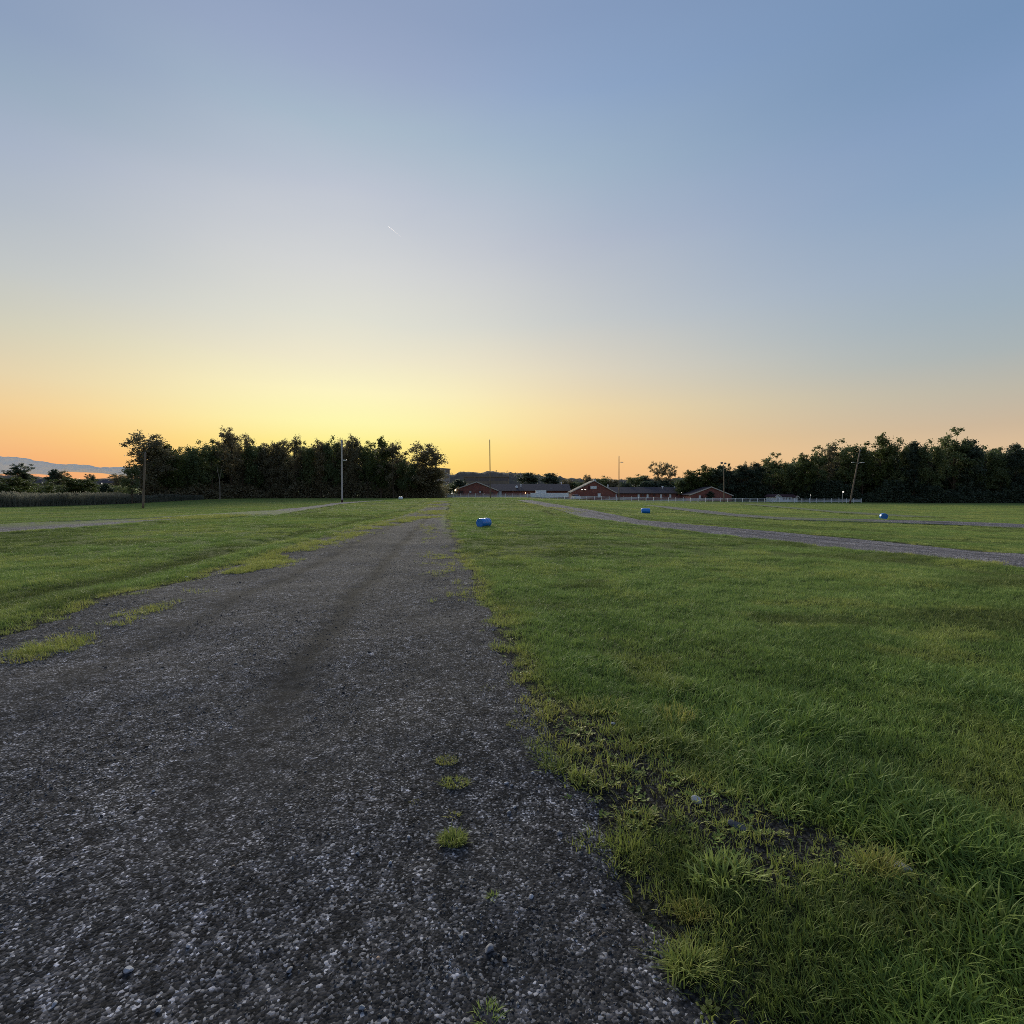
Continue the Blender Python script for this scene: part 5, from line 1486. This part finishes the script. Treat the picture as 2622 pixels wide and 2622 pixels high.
def rock(px, py, w_px, h_frac, mat, label, seed, name='stone', lane=True, ysc=.8, tilt=0.0, grp=None, cat='stone', rz=0.0):
    p = hit(px, py); D = p[1]; w = w_px / F * math.hypot(D, EYE) * .36
    bm = bmesh.new(); bmesh.ops.create_icosphere(bm, subdivisions=3, radius=1.0); r = random.Random(seed)
    planes = [(Vector((r.gauss(0, 1), r.gauss(0, 1), r.gauss(0, .8))).normalized(), r.uniform(.62, .9)) for _ in range(9)]
    for v in bm.verts:
        for n_, dd in planes:
            e = v.co.dot(n_) - dd
            if e > 0: v.co -= n_ * e * .92
        v.co = Vector((v.co.x * w, v.co.y * w * ysc, v.co.z * w * h_frac)) * (1 + r.uniform(-.015, .015))
    me = bpy.data.meshes.new(name); bm.to_mesh(me); bm.free(); me.materials.append(M[mat])
    o = obj(name, me, None, (p[0], p[1], (lz if lane else gz)(p[0], p[1]) + w * h_frac * .45)); o.rotation_euler = (tilt, tilt * .6, rz)
    return tag(o, label, cat, grp)
M['stone_pale'] = plain('pale_stone', (0.34, 0.34, 0.36), .8, .3, .2, 60)
M['stone_grey'] = plain('grey_stone', (0.17, 0.17, 0.185), .8, .3, .25, 60)
M['stone_blue'] = plain('blue_grey_stone', (0.20, 0.215, 0.235), .8, .3, .2, 60)
M['stone_tan'] = plain('tan_stone', (0.36, 0.25, 0.18), .8, .3, .2, 60)
M['conc_dark'] = plain('dark_broken_concrete', (0.10, 0.10, 0.105), .9, .2, .4, 25, .5)
GP = 'pale stones lying on the gravel'
for px, py, w, mt, lb in [
 (1252, 2452, 30, 'stone_grey', 'three-cornered grey stone near the lower right of the gravel'),
 (1292, 2478, 20, 'stone_grey', 'grey stone just below right of the three-cornered one'),
 (1181, 2420, 15, 'stone_blue', 'bluish round stone left of the three-cornered one'),
 (916, 2212, 15, 'stone_blue', 'bluish stone alone left of the largest tuft'),
 (1000, 2233, 14, 'stone_pale', 'small pale stone lower left of the largest tuft'),
 (1360, 2317, 17, 'stone_pale', 'white stone at the right side below the tufts'),
 (742, 2511, 20, 'stone_grey', 'rounded grey stone low in the middle left of the lane'),
 (927, 2608, 18, 'stone_blue', 'blue-grey stone at the bottom edge of the picture'),
 (330, 2503, 26, 'stone_pale', 'largest pale stone at the lower left of the lane'),
 (407, 2606, 18, 'stone_pale', 'pale stone at the bottom edge, lower left'),
 (483, 2447, 14, 'stone_pale', 'small whitish stone right of the largest pale one'),
 (140, 2586, 16, 'stone_pale', 'narrow pale stone in the bottom left corner'),
 (968, 2480, 13, 'stone_tan', 'tan pinkish stone in the lower middle of the lane'),
 (840, 2302, 12, 'stone_pale', 'tiny white stone in the middle of the near lane'),
 (1432, 2153, 22, 'stone_grey', 'flat grey stone near the right lane edge beside the bare ground'),
 (1296, 2027, 16, 'stone_pale', 'left one of two pale stones right of the upper tufts'),
 (1309, 2033, 15, 'stone_grey', 'right one of two pale stones right of the upper tufts'),
 (1318, 2084, 15, 'stone_pale', 'pale stone below the pair right of the tufts'),
 (1303, 2098, 17, 'stone_grey', 'longish grey stone below the pair right of the tufts'),
 (1046, 2167, 15, 'stone_pale', 'pale stone just left of the largest tuft'),
 (234, 1912, 0, None, None), (393, 2041, 13, 'stone_pale', 'small pale stone at the left middle of the lane'),
 (1398, 2057, 0, None, None), (1140, 1710, 0, None, None),
 (333, 1838, 11, 'stone_grey', 'small grey stone far left on the lane'),
 (1364, 2001, 12, 'stone_pale', 'small pale stone left of the right-hand small tuft')]:
    if w: rock(px, py, w, .55, mt, lb, int(px + py), grp=GP, rz=px % 3, ysc=.75)
rock(1783, 2088, 40, .55, 'stone_pale', 'pale rough concrete lump in the bare weedy ground', 5, 'concrete_lump', False, .8, .15, None, 'rubble', .3)
rock(1890, 2158, 66, .28, 'conc_dark', 'dark tilted concrete slab edge in the weedy ground', 8, 'concrete_slab', False, .5, .3, None, 'rubble', -.3)
rock(2300, 2246, 70, .25, 'concrete', 'pale concrete slab half buried beside the straw-coloured tussock', 9, 'concrete_slab', False, .6, .1, None, 'rubble', -.5)
rock(1570, 1878, 16, .5, 'stone_pale', 'small pale stone among weeds at the lane edge', 14, 'stone', False, .8, .1, GP, 'stone', .4)
rock(478, 1481, 13, .4, 'white', 'white scrap lying on the left edge of the gravel lane', 13, 'litter_scrap', False, .6, .2, None, 'litter', .3)
